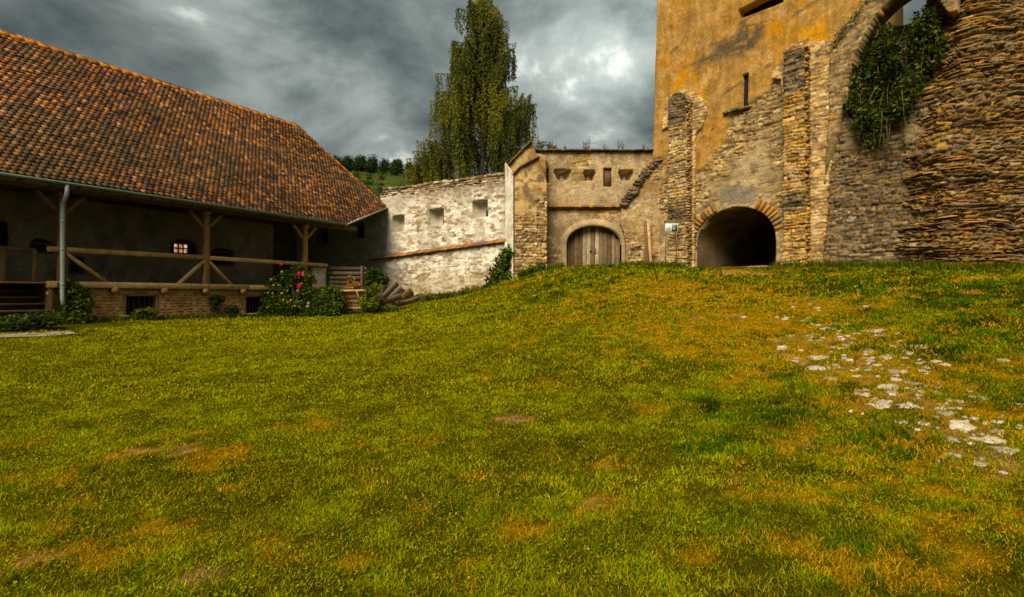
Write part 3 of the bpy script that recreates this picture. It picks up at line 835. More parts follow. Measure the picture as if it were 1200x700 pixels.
    for i, s in enumerate((s1, s2, s3, s1 - (s2 - s1))):
        m = MB(); colr = (.15, .09, .05) if i in (0, 3) else ((.22, .14, .07) if i == 1 else (.32, .19, .075))
        m.bar(H(s, .60, zf + .06), H(s, .60, zp), .19, .19, up=(HD[0], HD[1], 0), col=colr)
        m.bar(H(s, .60, zp - .14), H(s, .60, zp), .30, .26, up=(HD[0], HD[1], 0), col=colr)
        po = m.build('post', M_wood, root)
        for sg in (-1, 1):
            bm_ = MB(); bm_.bar(H(s + sg * .06, .60, zp - .62), H(s + sg * .58, .60, zp - .06), .11, .12, up=(HN[0], HN[1], 0), col=np.array(colr) * .9)
            bm_.build('brace', M_wood, po)
        if i in (0, 1):
            for sg in (-1, 1):
                if i == 0 and sg < 0: continue
                bm_ = MB(); bm_.bar(H(s + sg * .08, .585, zr - .12), H(s + sg * (1.15 if i == 0 else .95), .585, zf + .08), .10, .15, up=(HN[0], HN[1], 0), col=(.28, .19, .10))
                bm_.build('foot_brace', M_wood, po)
    se = FP.hit(383, 309)[0]
    m = MB(); m.bar(H(s1 - .35, .56, zr - .02), H(s2, .56, zr), .10, .15, col=(.27, .175, .085)); m.bar(H(s2 + .01, .56, zr), H(se, .56, zr - .02), .10, .15, col=(.33, .225, .115)); m.build('top_rail', M_wood, root)
    m = MB(); m.bar(H(s1 - .35, .55, zf), H(s2 + 1.6, .55, zf), .22, .19, col=(.34, .23, .12)); m.bar(H(s2 + 1.61, .55, zf), H(se - .3, .55, zf), .22, .18, col=(.36, .24, .12)); m.build('sill_beam', M_wood, root)
    for px in (136, 194, 242, 286):
        s = HF(.40).hit(px, 337)[0]
        m = MB(); m.tube([H(s, .9, zf - .16), H(s, .40, zf - .16), H(s, .36, zf - .16)], [.10, .10, .07], 10, (.26, .16, .08)); m.build('beam_end', M_wood, root, True)
    m = MB(); m.bar(H(-11, .60, zp + .10), H(7.2, .60, zp + .10), .2, .2, col=(.10, .065, .04)); 
    for i in range(26):
        s = -10.6 + i * .66; m.bar(H(s, -.02, ZE - .16), H(s, 1.1, ZE + .96), .1, .13, col=(.07, .05, .035))
    m.build('wall_plate', M_wood, root)
    m = MB(); m.box(H(-2.6, 2.3, zp + .26), (H(1, 0, 0) - H(0, 0, 0)) * 7.7, (H(0, 1, 0) - H(0, 0, 0)) * 1.6, (0, 0, .03), (.05, .037, .026)); m.build('ceiling', M_wood, root)
    # floor
    sl = HF(.62).hit(62, 340)[0]
    m = MB()
    for i in range(16):
        m.bar(H(-11, .72 + i * .16, zf + .04), H(5.2, .72 + i * .16, zf + .04), .15, .05, col=(.16 + .03 * R.random(), .10, .055))
    m.build('floor', M_wood, root)
    # rear wall of the veranda with its windows
    FB = HF(3.3); send = FB.hit(320, 300)[0]
    rects = [(200, 281, 232, 299, 'lit'), (247, 291, 275, 312, 'arch'), (34, 280, 64, 297, 'arch'), (-4, 259, 11, 289, 'door'), (82, 301, 100, 322, 'rect')]
    holes = []; spec = []
    for x0, y0, x1, y1, kd in rects:
        (ua, zb), (ub, _) = FB.hit(x0, y1), FB.hit(x1, y1); zt = FB.hit((x0 + x1) / 2, y0)[1]
        zb = FB.hit((x0 + x1) / 2, y1)[1]
        rise = .22 if kd in ('lit', 'arch') else .02
        holes.append(sd_poly(arch_pts((ua + ub) / 2, (ub - ua) / 2, zb, zt - rise, rise, 10))); spec.append((ua, ub, zb, zt, kd))
    m = MB()
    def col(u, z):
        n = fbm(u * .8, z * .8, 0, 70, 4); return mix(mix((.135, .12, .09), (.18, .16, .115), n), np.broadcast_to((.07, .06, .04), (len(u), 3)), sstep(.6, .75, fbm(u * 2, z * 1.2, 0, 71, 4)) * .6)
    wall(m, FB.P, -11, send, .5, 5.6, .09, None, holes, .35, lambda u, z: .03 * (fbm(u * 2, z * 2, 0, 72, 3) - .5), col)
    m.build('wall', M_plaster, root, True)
    FE = Frame(H(send, 3.3, 0)[:2], -HN)     # end wall going back from the corner
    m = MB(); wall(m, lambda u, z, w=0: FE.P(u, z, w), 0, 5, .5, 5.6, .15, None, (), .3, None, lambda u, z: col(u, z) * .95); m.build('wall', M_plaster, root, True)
    FBLOCK = Frame(H(send - .2, 8.2, 0)[:2], HD); m = MB(); wall(m, lambda u, z, w=0: FBLOCK.P(u, z, w), 0, 10.2 - send, .5, 7.2, .15, None, (), .3, None, lambda u, z: col(u, z) * .9); m.build('wall', M_plaster, root, True)  # unseen wall added across the rear gap to block light coming through
    for ua, ub, zb, zt, kd in spec:
        w_ = MB(); cu, cz = (ua + ub) / 2, (zb + zt) / 2; hu, hz = (ub - ua) / 2, (zt - zb) / 2
        ex3 = np.array([HD[0], HD[1], 0]); o3 = np.array([HN[0], HN[1], 0])
        fr = (.07, .045, .028)
        w_.box(FB.P(cu, cz, -.24), ex3 * hu * 1.02, o3 * .02, (0, 0, hz * 1.02), (.016, .014, .012))
        if kd != 'door':
            for sg in (-1, 1):
                w_.bar(FB.P(cu + sg * (hu - .05), zb, -.17), FB.P(cu + sg * (hu - .05), zt - .1, -.17), .09, .08, up=o3, col=fr)
            w_.bar(FB.P(ua, zb + .05, -.17), FB.P(ub, zb + .05, -.17), .08, .09, col=fr); w_.bar(FB.P(ua, zt - .14, -.17), FB.P(ub, zt - .14, -.17), .08, .09, col=fr)
        wo = w_.build('door' if kd == 'door' else 'window', M_wood, root)
        if kd == 'lit':
            p = MB(); pc = FB.hit(214.5, 290)[0]; pw = (FB.hit(223, 290)[0] - FB.hit(206, 290)[0]) / 2; z0 = FB.hit(214, 297)[1]; z1 = FB.hit(214, 285)[1]
            nx, nz = 3, 2
            for i in range(nx):
                for j in range(nz):
                    cw = 2 * pw / nx; ch = (z1 - z0) / nz
                    p.box(FB.P(pc - pw + (i + .5) * cw, z0 + (j + .5) * ch, -.18), ex3 * (cw / 2 - .028), o3 * .006, (0, 0, ch / 2 - .028))
            p.build('pane', M_lit, wo)
            mn = MB()
            for i in range(nx + 1): mn.bar(FB.P(pc - pw + i * 2 * pw / nx, z0, -.165), FB.P(pc - pw + i * 2 * pw / nx, z1, -.165), .05, .04, up=o3, col=fr)
            for j in range(nz + 1): mn.bar(FB.P(pc - pw, z0 + j * (z1 - z0) / nz, -.165), FB.P(pc + pw, z0 + j * (z1 - z0) / nz, -.165), .04, .05, col=fr)
            mn.build('glazing_bar', M_wood, wo)
    # brick plinth with cellar openings
    FQ = HF(.64)
    cel = [(146, 347, 184, 369), (287, 348, 309, 367)]
    holes, cs_ = [], []
    for x0, y0, x1, y1 in cel:
        ua, ub = FQ.hit(x0, y1)[0], FQ.hit(x1, y1)[0]; zb = FQ.hit((x0 + x1) / 2, y1)[1]; zt = FQ.hit((x0 + x1) / 2, y0)[1]
        cs_.append((ua, ub, zb, zt)); holes.append(sd_poly([(ua, zb), (ub, zb), (ub, zt), (ua, zt)]))
    m = MB()
    wall(m, FQ.P, sl, se - .5, .2, zf - .09, .08, None, holes, .4, None, lambda u, z: mix((.46, .34, .21), (.34, .24, .14), fbm(u * 3, z * 3, 0, 73, 3)))
    stones(m, FQ.P, sl, se - .5, .5, zf - .3, (.105, .107), (.275, .28), (.006, .012), [(.36, .155, .06), (.40, .18, .07), (.30, .13, .055), (.44, .22, .09), (.26, .12, .06)],
           lambda u, z: np.minimum(holes[0](u, z), holes[1](u, z)) > .06, 0, .014, -.03, 12, .03, .02, .03, .2)
    stones(m, FQ.P, sl, se - .5, zf - .30, zf - .16, (.13, .13), (.5, 1.1), (.004, .012), [(.36, .24, .12), (.30, .20, .11)], lambda u, z: np.minimum(holes[0](u, z), holes[1](u, z)) > .02, 0, .005, -.03, 13, .0, .02, .03, .2)
    m.build('brick_plinth', M_brick, root)
    for ua, ub, zb, zt in cs_:
        w_ = MB(); ex3 = np.array([HD[0], HD[1], 0]); o3 = np.array([HN[0], HN[1], 0])
        w_.box(FQ.P((ua + ub) / 2, (zb + zt) / 2, -.33), ex3 * (ub - ua) * .52, o3 * .02, (0, 0, (zt - zb) * .52), (.012, .011, .01))
        for sg, u in ((-1, ua), (1, ub)): w_.bar(FQ.P(u, zb, -.02), FQ.P(u, zt, -.02), .08, .09, up=o3, col=(.25, .16, .09))
        w_.bar(FQ.P(ua - .05, zt + .03, -.02), FQ.P(ub + .05, zt + .03, -.02), .1, .08, col=(.22, .14, .08)); w_.bar(FQ.P(ua - .12, zb - .03, .04), FQ.P(ub + .12, zb - .03, .04), .2, .06, col=(.5, .42, .3))
        co = w_.build('cellar_window', M_wood, root)
        b_ = MB(); nb = 6
        for i in range(1, nb): b_.tube([FQ.P(ua + (ub - ua) * i / nb, zb, -.12), FQ.P(ua + (ub - ua) * i / nb, zt, -.12)], .012, 6, (.06, .05, .045))
        b_.build('bar', M_metal, co)
    # low plastered end panel of the veranda
    m = MB(); sa = FQ.hit(366, 320)[0]
    wall(m, lambda u, z, w=0: FQ.P(u, z, w), sa, se, .5, zr - .10, .1, None, (), .25, lambda u, z: .02 * (fbm(u * 3, z * 3, 0, 74, 2) - .5), lambda u, z: mix((.50, .45, .36), (.36, .31, .24), fbm(u * 2, z * 2, 0, 75, 3)))
    m.build('end_parapet', M_plaster, root, True)
    # steps up to the veranda
    st = MB(); ns = 6
    for i in range(ns):
        z = .83 + (i + 1) * (zf + .04 - .83) / ns; b = .25 + i * .30
        st.bar(H(-11, b + .16, z - .03), H(sl - .1, b + .16, z - .03), .36, .055, col=np.array((.30, .17, .08)) * R.uniform(.6, 1.1))
        st.box(H((sl - 11.1) / 2, b + .10, z - .13), np.append(HD, 0) * ((sl - .12 + 11) / 2), np.append(HN, 0) * .012, (0, 0, .085), (.06, .04, .026))
    st.build('steps', M_wood, root)
    m = MB(); m.bbox(H(sl - .05, 1.3, 1.40), np.append(HD, 0) * .05, np.append(HN, 0) * .80, (0, 0, .50), .01, (.10, .06, .035)); m.build('string_board', M_wood, root)
    # dark handrail and newel at the head of the steps
    m = MB(); m.bar(H(-11, 1.0, zf + .98), H(sl - .25, 1.0, zf + .98), .10, .12, col=(.12, .075, .04))
    for s in (sl - .3, sl - 1.0): m.bar(H(s, 1.0, zf), H(s, 1.0, zf + .98), .12, .12, up=(HD[0], HD[1], 0), col=(.14, .09, .05))
    m.build('stair_rail', M_wood, root)
    return FQ, sl, se, s3
FQ, SL, SE, S3 = build_house()

# ------------------------------------------------------------------ gate wall
STONE_TAN = [(.44, .30, .15), (.36, .24, .12), (.50, .35, .19), (.30, .20, .11), (.24, .17, .10), (.52, .40, .24), (.40, .24, .09)]
def build_gate():
    root = thing('gate_wall', FG.P(4, 2.9), 'tan plastered wall with arched gateway, loopholes and a tiled string course', 'wall')
    X0, X1 = FG.hit(600, 300)[0], FG.hit(792, 300)[0]; zt = FG.hit(700, 178)[1]
    gx0, gx1 = FG.hit(664, 300)[0], FG.hit(728, 300)[0]; c, hw = (gx0 + gx1) / 2, (gx1 - gx0) / 2
    zs = FG.hit(0, 287)[1]; zk = FG.hit(0, 265)[1]; gy = 2.5
    gate = sd_poly(arch_pts(c, hw, gy, zs, zk - zs, 24, .9))
    def R(x0, y0, x1, y1): 
        a, zb = FG.hit(x0, y1); b, zt_ = FG.hit(x1, y0); return a, b, zb, zt_
    loops = [R(648.5, 198, 670, 211), R(683, 199, 698.5, 212), R(724, 199, 743, 212)]
    nich = [R(635, 198, 643, 215), R(707, 197, 717, 219)]
    hl = [sd_poly([(a + .22 * (b - a), zb), (b - .22 * (b - a), zb), (b, zb + (t - zb) * .75), (b - .06, t), (a + .06, t), (a, zb + (t - zb) * .75)]) for a, b, zb, t in loops]
    hn = [sd_poly([(a, zb), (b, zb), (b, t), (a, t)]) for a, b, zb, t in nich]
    zl = FG.hit(0, 243)[1]
    def keep(u, z): return z - zt - .05 * (fbm(u * 2, 1, 0, 80, 3) - .5)
    bare = lambda u, z: sstep(.53, .60, fbm(u * .9, z * .9, 0, 86, 4) + .04 * (z < zl) - .08 * (z > zl))
    def disp(u, z): return .05 * rub(u, z, 340, .14, .28)[0] * bare(u, z) - .03 * bare(u, z) + .05 * (fbm(u * 1.5, z * 1.5, 0, 81, 4) - .5) + .015 * (fbm(u * 8, z * 8, 0, 82, 2) - .5) + .06 * sstep(zl + .03, zl - .03, z)
    def col(u, z):
        n = fbm(u * 1.1, z * 1.1, 0, 83, 5); n2 = fbm(u * 4, z * 4, 0, 84, 4); n3 = fbm(u * 3.5, z * .7, 0, 85, 4)
        c_ = mix((.41, .305, .185), (.28, .20, .12), sstep(.4, .62, n)); c_ = mix(c_, np.broadcast_to((.56, .45, .31), c_.shape), sstep(.5, .62, n2) * .6)
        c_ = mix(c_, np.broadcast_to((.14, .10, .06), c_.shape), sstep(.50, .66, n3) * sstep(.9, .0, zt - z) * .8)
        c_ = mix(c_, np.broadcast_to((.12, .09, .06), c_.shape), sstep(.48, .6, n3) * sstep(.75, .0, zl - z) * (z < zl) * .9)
        c_ = mix(c_, np.broadcast_to((.20, .13, .07), c_.shape), sstep(.58, .68, n2) * .6)
        rl, hs, jt = rub(u, z, 340, .14, .28)
        return mix(c_, stonecol(hs, jt, STONE_TAN, (.16, .11, .065), u, z, 341), bare(u, z))
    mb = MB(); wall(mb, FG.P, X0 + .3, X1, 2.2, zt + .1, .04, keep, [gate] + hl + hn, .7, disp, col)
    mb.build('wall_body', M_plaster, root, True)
    # coping of the wall: dark tiles
    cp = MB(); r = random.Random(2)
    n = int((X1 - X0 - .9) / .2)
    for i in range(n):
        u = X0 + .95 + i * .2
        cp.bbox(FG.P(u, zt + .05 + r.uniform(-.012, .012), -.25), (.098, 0, 0), (0, .45, 0), (0, 0, .028), .01, random.Random(i).choice([(.10, .075, .055), (.16, .09, .055), (.22, .12, .06), (.07, .06, .05)]))
    cp.build('coping', M_tile, root)
    lg = MB(); a, b = FG.hit(638, 242)[0], FG.hit(729, 242)[0]; n = int((b - a) / .17)
    for i in range(n):
        u = a + (i + .5) * (b - a) / n; cc = random.Random(i + 50).choice([(.30, .15, .06), (.38, .19, .07), (.22, .12, .06), (.16, .10, .07)])
        lg.bbox(FG.P(u, zl + .03 + r.uniform(-.01, .01), .12), ((b - a) / n * .48, 0, 0), (0, -.15, -.06), (0, -.012, .022), .006, cc)
        lg.bbox(FG.P(u, zl - .06, .08), ((b - a) / n * .48, 0, 0), (0, .11, 0), (0, 0, .03), .006, np.array(cc) * .8)
    lg.build('string_course', M_tile, root)
    for i, ((a, b, zb, t)) in enumerate(loops):
        e = MB(); w = b - a; d = .55
        f0 = [FG.P(a + .0 * w, zb - .02, -.05), FG.P(b, zb - .02, -.05), FG.P(b, t + .02, -.05), FG.P(a, t + .02, -.05)]
        m = (a + b) / 2
        k0 = [FG.P(m - .17, zb + .02, -d), FG.P(m + .17, zb + .02, -d), FG.P(m + .17, t - .12, -d), FG.P(m - .17, t - .12, -d)]
        e.block(f0 + k0, np.array([[0, 1, 5, 4], [1, 2, 6, 5], [2, 3, 7, 6], [3, 0, 4, 7], [4, 5, 6, 7]]), (.30, .21, .12))
        eo = e.build('gun_loop', M_plaster, root)
        s = MB(); s.box(FG.P(m, (zb + t) / 2 - .07, -d + .02), (.085, 0, 0), (0, .012, 0), (0, 0, .13), (.70, .70, .64) if i != 1 else (.75, .62, .42)); s.build('slot', M_plaster, eo)
    for a, b, zb, t in nich:
        e = MB(); e.box(FG.P((a + b) / 2, (zb + t) / 2, -.16), ((b - a) * .52, 0, 0), (0, .03, 0), (0, 0, (t - zb) * .52), (.13, .085, .045)); e.build('niche', M_plaster, root)
    # arched surround, plastered
    su = MB(); pin = arch_pts(c, hw, gy, zs, zk - zs, 28, .9); pout = arch_pts(c, hw + .27, gy, zs, zk - zs + .30, 28, .9)
    V = []; 
    for (a, b) in zip(pin, pout):
        V += [FG.P(a[0], a[1], -.42), FG.P(a[0], a[1], .09), FG.P(a[0] + (b[0] - a[0]) * .12, a[1] + (b[1] - a[1]) * .12, .115), FG.P(a[0] + (b[0] - a[0]) * .55, a[1] + (b[1] - a[1]) * .55, .13), FG.P(a[0] + (b[0] - a[0]) * .62, a[1] + (b[1] - a[1]) * .62, .10), FG.P(b[0], b[1], .10), FG.P(b[0], b[1], -.02)]
    n = len(pin); Q = [[i * 7 + k, i * 7 + k + 1, (i + 1) * 7 + k + 1, (i + 1) * 7 + k] for i in range(n - 1) for k in range(6)]
    cc = np.array([(.40, .30, .19)] * len(V)) * (.6 + .7 * fbm(np.array(V)[:, 0] * 3, np.array(V)[:, 2] * 3, 0, 88, 3))[:, None]
    su.block(V, np.array(Q)[:, ::-1], cc); su.build('arch_surround', M_plaster, root, True)
    # plank gate
    g = MB(); npl = 13; w = 2 * hw / npl; r = random.Random(6)
    for i in range(npl):
        u = c - hw + (i + .5) * w; x = (u - c) / hw
        top = zs + (zk - zs) * math.sqrt(max(0, 1 - (abs(x) + .03) ** 2)) ** .9 if abs(x) < .97 else zs
        cc = np.array(r.choice([(.17, .125, .075), (.23, .17, .105), (.12, .085, .05), (.31, .24, .16), (.15, .105, .06)])) * r.uniform(.8, 1.1)
        if i in (5, 7): cc = np.array((.40, .31, .21))
        hgt = top - gy
        g.bbox(FG.P(u, gy + hgt / 2, -.34 + r.uniform(-.012, .012)), (w / 2 - .006, 0, 0), (0, .025, 0), (0, 0, hgt / 2), .008, cc)
    g.box(FG.P(c, (gy + zk) / 2, -.42), (hw, 0, 0), (0, .01, 0), (0, 0, (zk - gy) / 2), (.02, .015, .012))
    gt = g.build('plank_gate', M_wood, root)
    h = MB(); h.bar(FG.P(c + .12, 3.55, -.30), FG.P(c + .12, 3.85, -.30), .03, .03, up=(1, 0, 0), col=(.05, .045, .04)); h.tube([FG.P(c - .12, 3.7, -.30), FG.P(c - .12, 3.7, -.26)], .05, 10, (.05, .045, .04)); h.build('handle', M_metal, gt)
    # stepped raking buttress on the right with broken coping
    wd = [(727, 262), (729, 240), (737, 229), (744, 218), (752, 207), (760, 196), (770, 187), (781, 181), (794, 180), (794, 330), (733.5, 330), (734, 300), (734, 285), (731, 272)]
    wp = FG.poly(wd, .28)
    kp = sd_poly(wp)
    def colw(u, z):
        n = fbm(u * 1.4, z * 1.4, 0, 95, 4); n2 = fbm(u * 5, z * 5, 0, 96, 4)
        c_ = mix((.38, .26, .14), (.27, .17, .085), sstep(.4, .65, n)); c_ = mix(c_, np.broadcast_to((.60, .49, .35), c_.shape), sstep(.44, .6, n2) * sstep(4.6, 5.4, z) * sstep(6.6, 5.8, z) * .75)
        c_ = mix(c_, np.broadcast_to((.14, .095, .055), c_.shape), sstep(.54, .66, n2) * .6)
        rl, hs, jt = rbt(u, z)
        return mix(stonecol(hs, jt, STONE_TAN, (.14, .10, .06), u, z, 331), c_, cvw(u, z))
    rbt = lambda u, z: rub(u, z, 330, .14, .28)
    cvw = lambda u, z: sstep(.44, .56, fbm(u * .9, z * .9, 0, 99, 3) + .10 * sstep(4.3, 5.2, z))
    dw = lambda u, z: .30 + .10 * rbt(u, z)[0] * (1 - .85 * cvw(u, z)) + .10 * (fbm(u * 2, z * 2, 0, 97, 4) - .5) + .03 * (fbm(u * 7, z * 9, 0, 98, 2) - .5)
    mb = MB(); wall(mb, FG.P, wp[:, 0].min(), wp[:, 0].max(), 2.2, wp[:, 1].max(), .035, kp, (), .0, dw, colw)
    dg = FG.poly([(729, 240), (737, 229), (744, 218), (752, 207), (760, 196), (770, 187), (781, 181)], .32)
    for i in range(44):
        t = i / 43 * (len(dg) - 1); k = min(int(t), len(dg) - 2); p = dg[k] * (1 - (t - k)) + dg[k + 1] * (t - k)
        for d in (0, .1):
            cc = r.choice([(.10, .07, .045), (.16, .11, .065), (.24, .16, .09), (.07, .055, .04)]); s_ = r.uniform(.05, .12)
            mb.bbox(FG.P(p[0] + d + r.uniform(-.04, .04), p[1] - d * .7 + r.uniform(-.05, .04), .22 + r.uniform(0, .14)), (s_ * 1.3, 0, r.uniform(-.03, .05)), (0, .16, 0), (-.01, 0, s_ * .55), .02, cc)
    mb.build('raking_buttress', M_stone, root)
    # plants on the coping
    gg = np.random.default_rng(44)
    for i, (px, hh) in enumerate(((634, .55), (643, .5), (650, .35), (663, .3), (686, .5), (690, .7), (709, .3), (726, .65), (731, .45), (757, .4))):
        u = FG.hit(px, 178)[0]; p0 = FG.P(u, zt + .06, -.2)
        labs = ['bushy green plant on the gate wall coping nearest the corner buttress', 'leafy weed on the gate wall coping beside the bushiest one', 'low weed on the gate wall coping above the widest gun loop', 'smallest dry tuft on the gate wall coping',
                'short stalk beside the tallest weed on the gate wall coping', 'tallest dry weed standing on the gate wall coping above the middle gun loop', 'low dry tuft on the coping above the larger niche', 'thin upright weed on the coping above the gate wall loop next to the raking buttress', 'shorter weed beside the thin upright one on the gate wall coping', 'last weed on the gate wall coping before the tower']
        rt = thing('wall_plant', p0, labs[i], 'plant', 'weeds growing on the gate wall coping')
        s = MB(); L = MB(); pts = []
        for k in range(8):
            a = gg.normal(0, .22, 2); q = p0 + np.array([a[0] * hh, a[1] * hh, hh * gg.uniform(.6, 1)]); s.tube([p0, (p0 + q) / 2 + (0, 0, .03), q], [.008, .006, .003], 4, (.09, .075, .03))
            for t in gg.uniform(.3, 1, 10 if i < 3 else 5): pts.append(p0 + (q - p0) * t + gg.normal(0, .03, 3))
        leafset(L, pts, .10 if i < 3 else .06, [(.06, .07, .015), (.10, .09, .02), (.14, .10, .03)], seed=i)
        s.build('stem', M_wood, rt); L.build('foliage', M_leaf, rt)
build_gate()

def build_corner():
    root = thing('corner_buttress', (.9, 24.4, 2.4), 'corner buttress with stepped sloping top, one side whitewashed and the front bare stone', 'buttress')
    FC = Frame((0, 24.35), (1, 0)); r = random.Random(8)
    # rear slab with higher slope
    FD = Frame((0, 25.1), (1, 0))
    pr = FD.poly([(594.5, 345), (594.5, 196), (600, 188), (612, 176), (622, 166), (626, 167), (628, 180), (640, 182), (640, 345)])
    def col(u, z):
        n = fbm(u * 2, z * 2, 0, 100, 4); n2 = fbm(u * 5, z * 6, 0, 101, 4)
        c = mix((.46, .32, .17), (.30, .19, .095), sstep(.4, .62, n)); c = mix(c, np.broadcast_to((.13, .09, .055), c.shape), sstep(.52, .64, n2) * .8); return c
    d_ = lambda u, z: .06 * (fbm(u * 2, z * 2, 0, 102, 4) - .5)
    mb = MB(); wall(mb, FD.P, pr[:, 0].min(), pr[:, 0].max(), 1.2, pr[:, 1].max(), .06, sd_poly(pr), (), .8, d_, col); mb.build('rear_pier', M_plaster, root, True)
    pf = FC.poly([(603, 345), (603, 204), (608, 198), (620, 191), (631, 186), (638, 203), (641, 215), (641, 345)])
    kp = sd_poly(pf)
    za, zb = FC.hit(0, 232)[1], FC.hit(0, 330)[1]
    cvf = lambda u, z: np.maximum(sstep(za - .1, za + .3, z + .5 * (fbm(u * 2, z * 2, 0, 350, 3) - .5)), sstep(.5, .62, fbm(u * 1.4, z * .9, 0, 351, 3)))
    dff = lambda u, z: .07 * (fbm(u * 2, z * 2, 0, 102, 4) - .5) + .11 * (rub(u, z, 352, .13, .26)[0] - .3) * (1 - .9 * cvf(u, z))
    def colp(u, z):
        rl, hs, jt = rub(u, z, 352, .13, .26)
        return mix(stonecol(hs, jt, STONE_TAN + [(.12, .085, .05), (.16, .11, .06)], (.12, .085, .05), u, z, 353), col(u, z), cvf(u, z))
    mb = MB(); wall(mb, FC.P, pf[:, 0].min(), pf[:, 0].max(), 1.2, pf[:, 1].max(), .035, kp, (), 1.0, dff, colp)
    mb.build('front_pier', M_stone, root)
    # whitewashed left flank
    a = np.array([FC.hit(603.5, 300)[0] - .02, 24.33]); b = np.array([FD.hit(593, 300)[0], 25.05])
    d = a - b; FL = Frame(b, d); ln = np.linalg.norm(d)
    z0, z1 = FC.hit(0, 203)[1], FD.hit(0, 190)[1]
    mb = MB(); ks = lambda u, z: z - (z1 + (z0 - z1) * np.clip(u / ln, 0, 1)) 
    def colf(u, z):
        n = fbm(u * 3, z * 1.6, 0, 104, 4); return mix(mix((.74, .68, .58), (.60, .53, .42), n), np.broadcast_to((.28, .2, .12), (len(u), 3)), sstep(.58, .68, fbm(u * 4, z * 3, 0, 105, 4)) * .7)
    wall(mb, lambda u, z, w=0: FL.P(u, z, np.asarray(w) + .06), 0, ln, 1.2, max(z0, z1) + .1, .06, ks, (), .0, lambda u, z: .03 * (fbm(u * 3, z * 3, 0, 106, 3) - .5), colf); mb.build('whitewashed_flank', M_plaster, root, True)
    cp = MB()
    def cope(F_, pts, wd):
        P_ = F_.poly(pts)
        for i in range(len(P_) - 1):
            n = 4
            for k in range(n):
                p = P_[i] + (P_[i + 1] - P_[i]) * (k + .5) / n; e = (P_[i + 1] - P_[i]) / n
                cp.bbox(F_.P(p[0], p[1] + .03, -wd + .12), (e[0] * .55, 0, e[1] * .55), (0, wd + .02, 0), (-.3 * .03, 0, .028), .008, r.choice([(.10, .065, .04), (.17, .10, .05), (.07, .055, .04)]))
    cope(FC, [(601, 206), (608, 198), (620, 191), (632, 185)], .42); cope(FD, [(592, 199), (600, 189), (612, 177), (623, 166)], .42)
    cp.build('coping', M_tile, root)
build_corner()

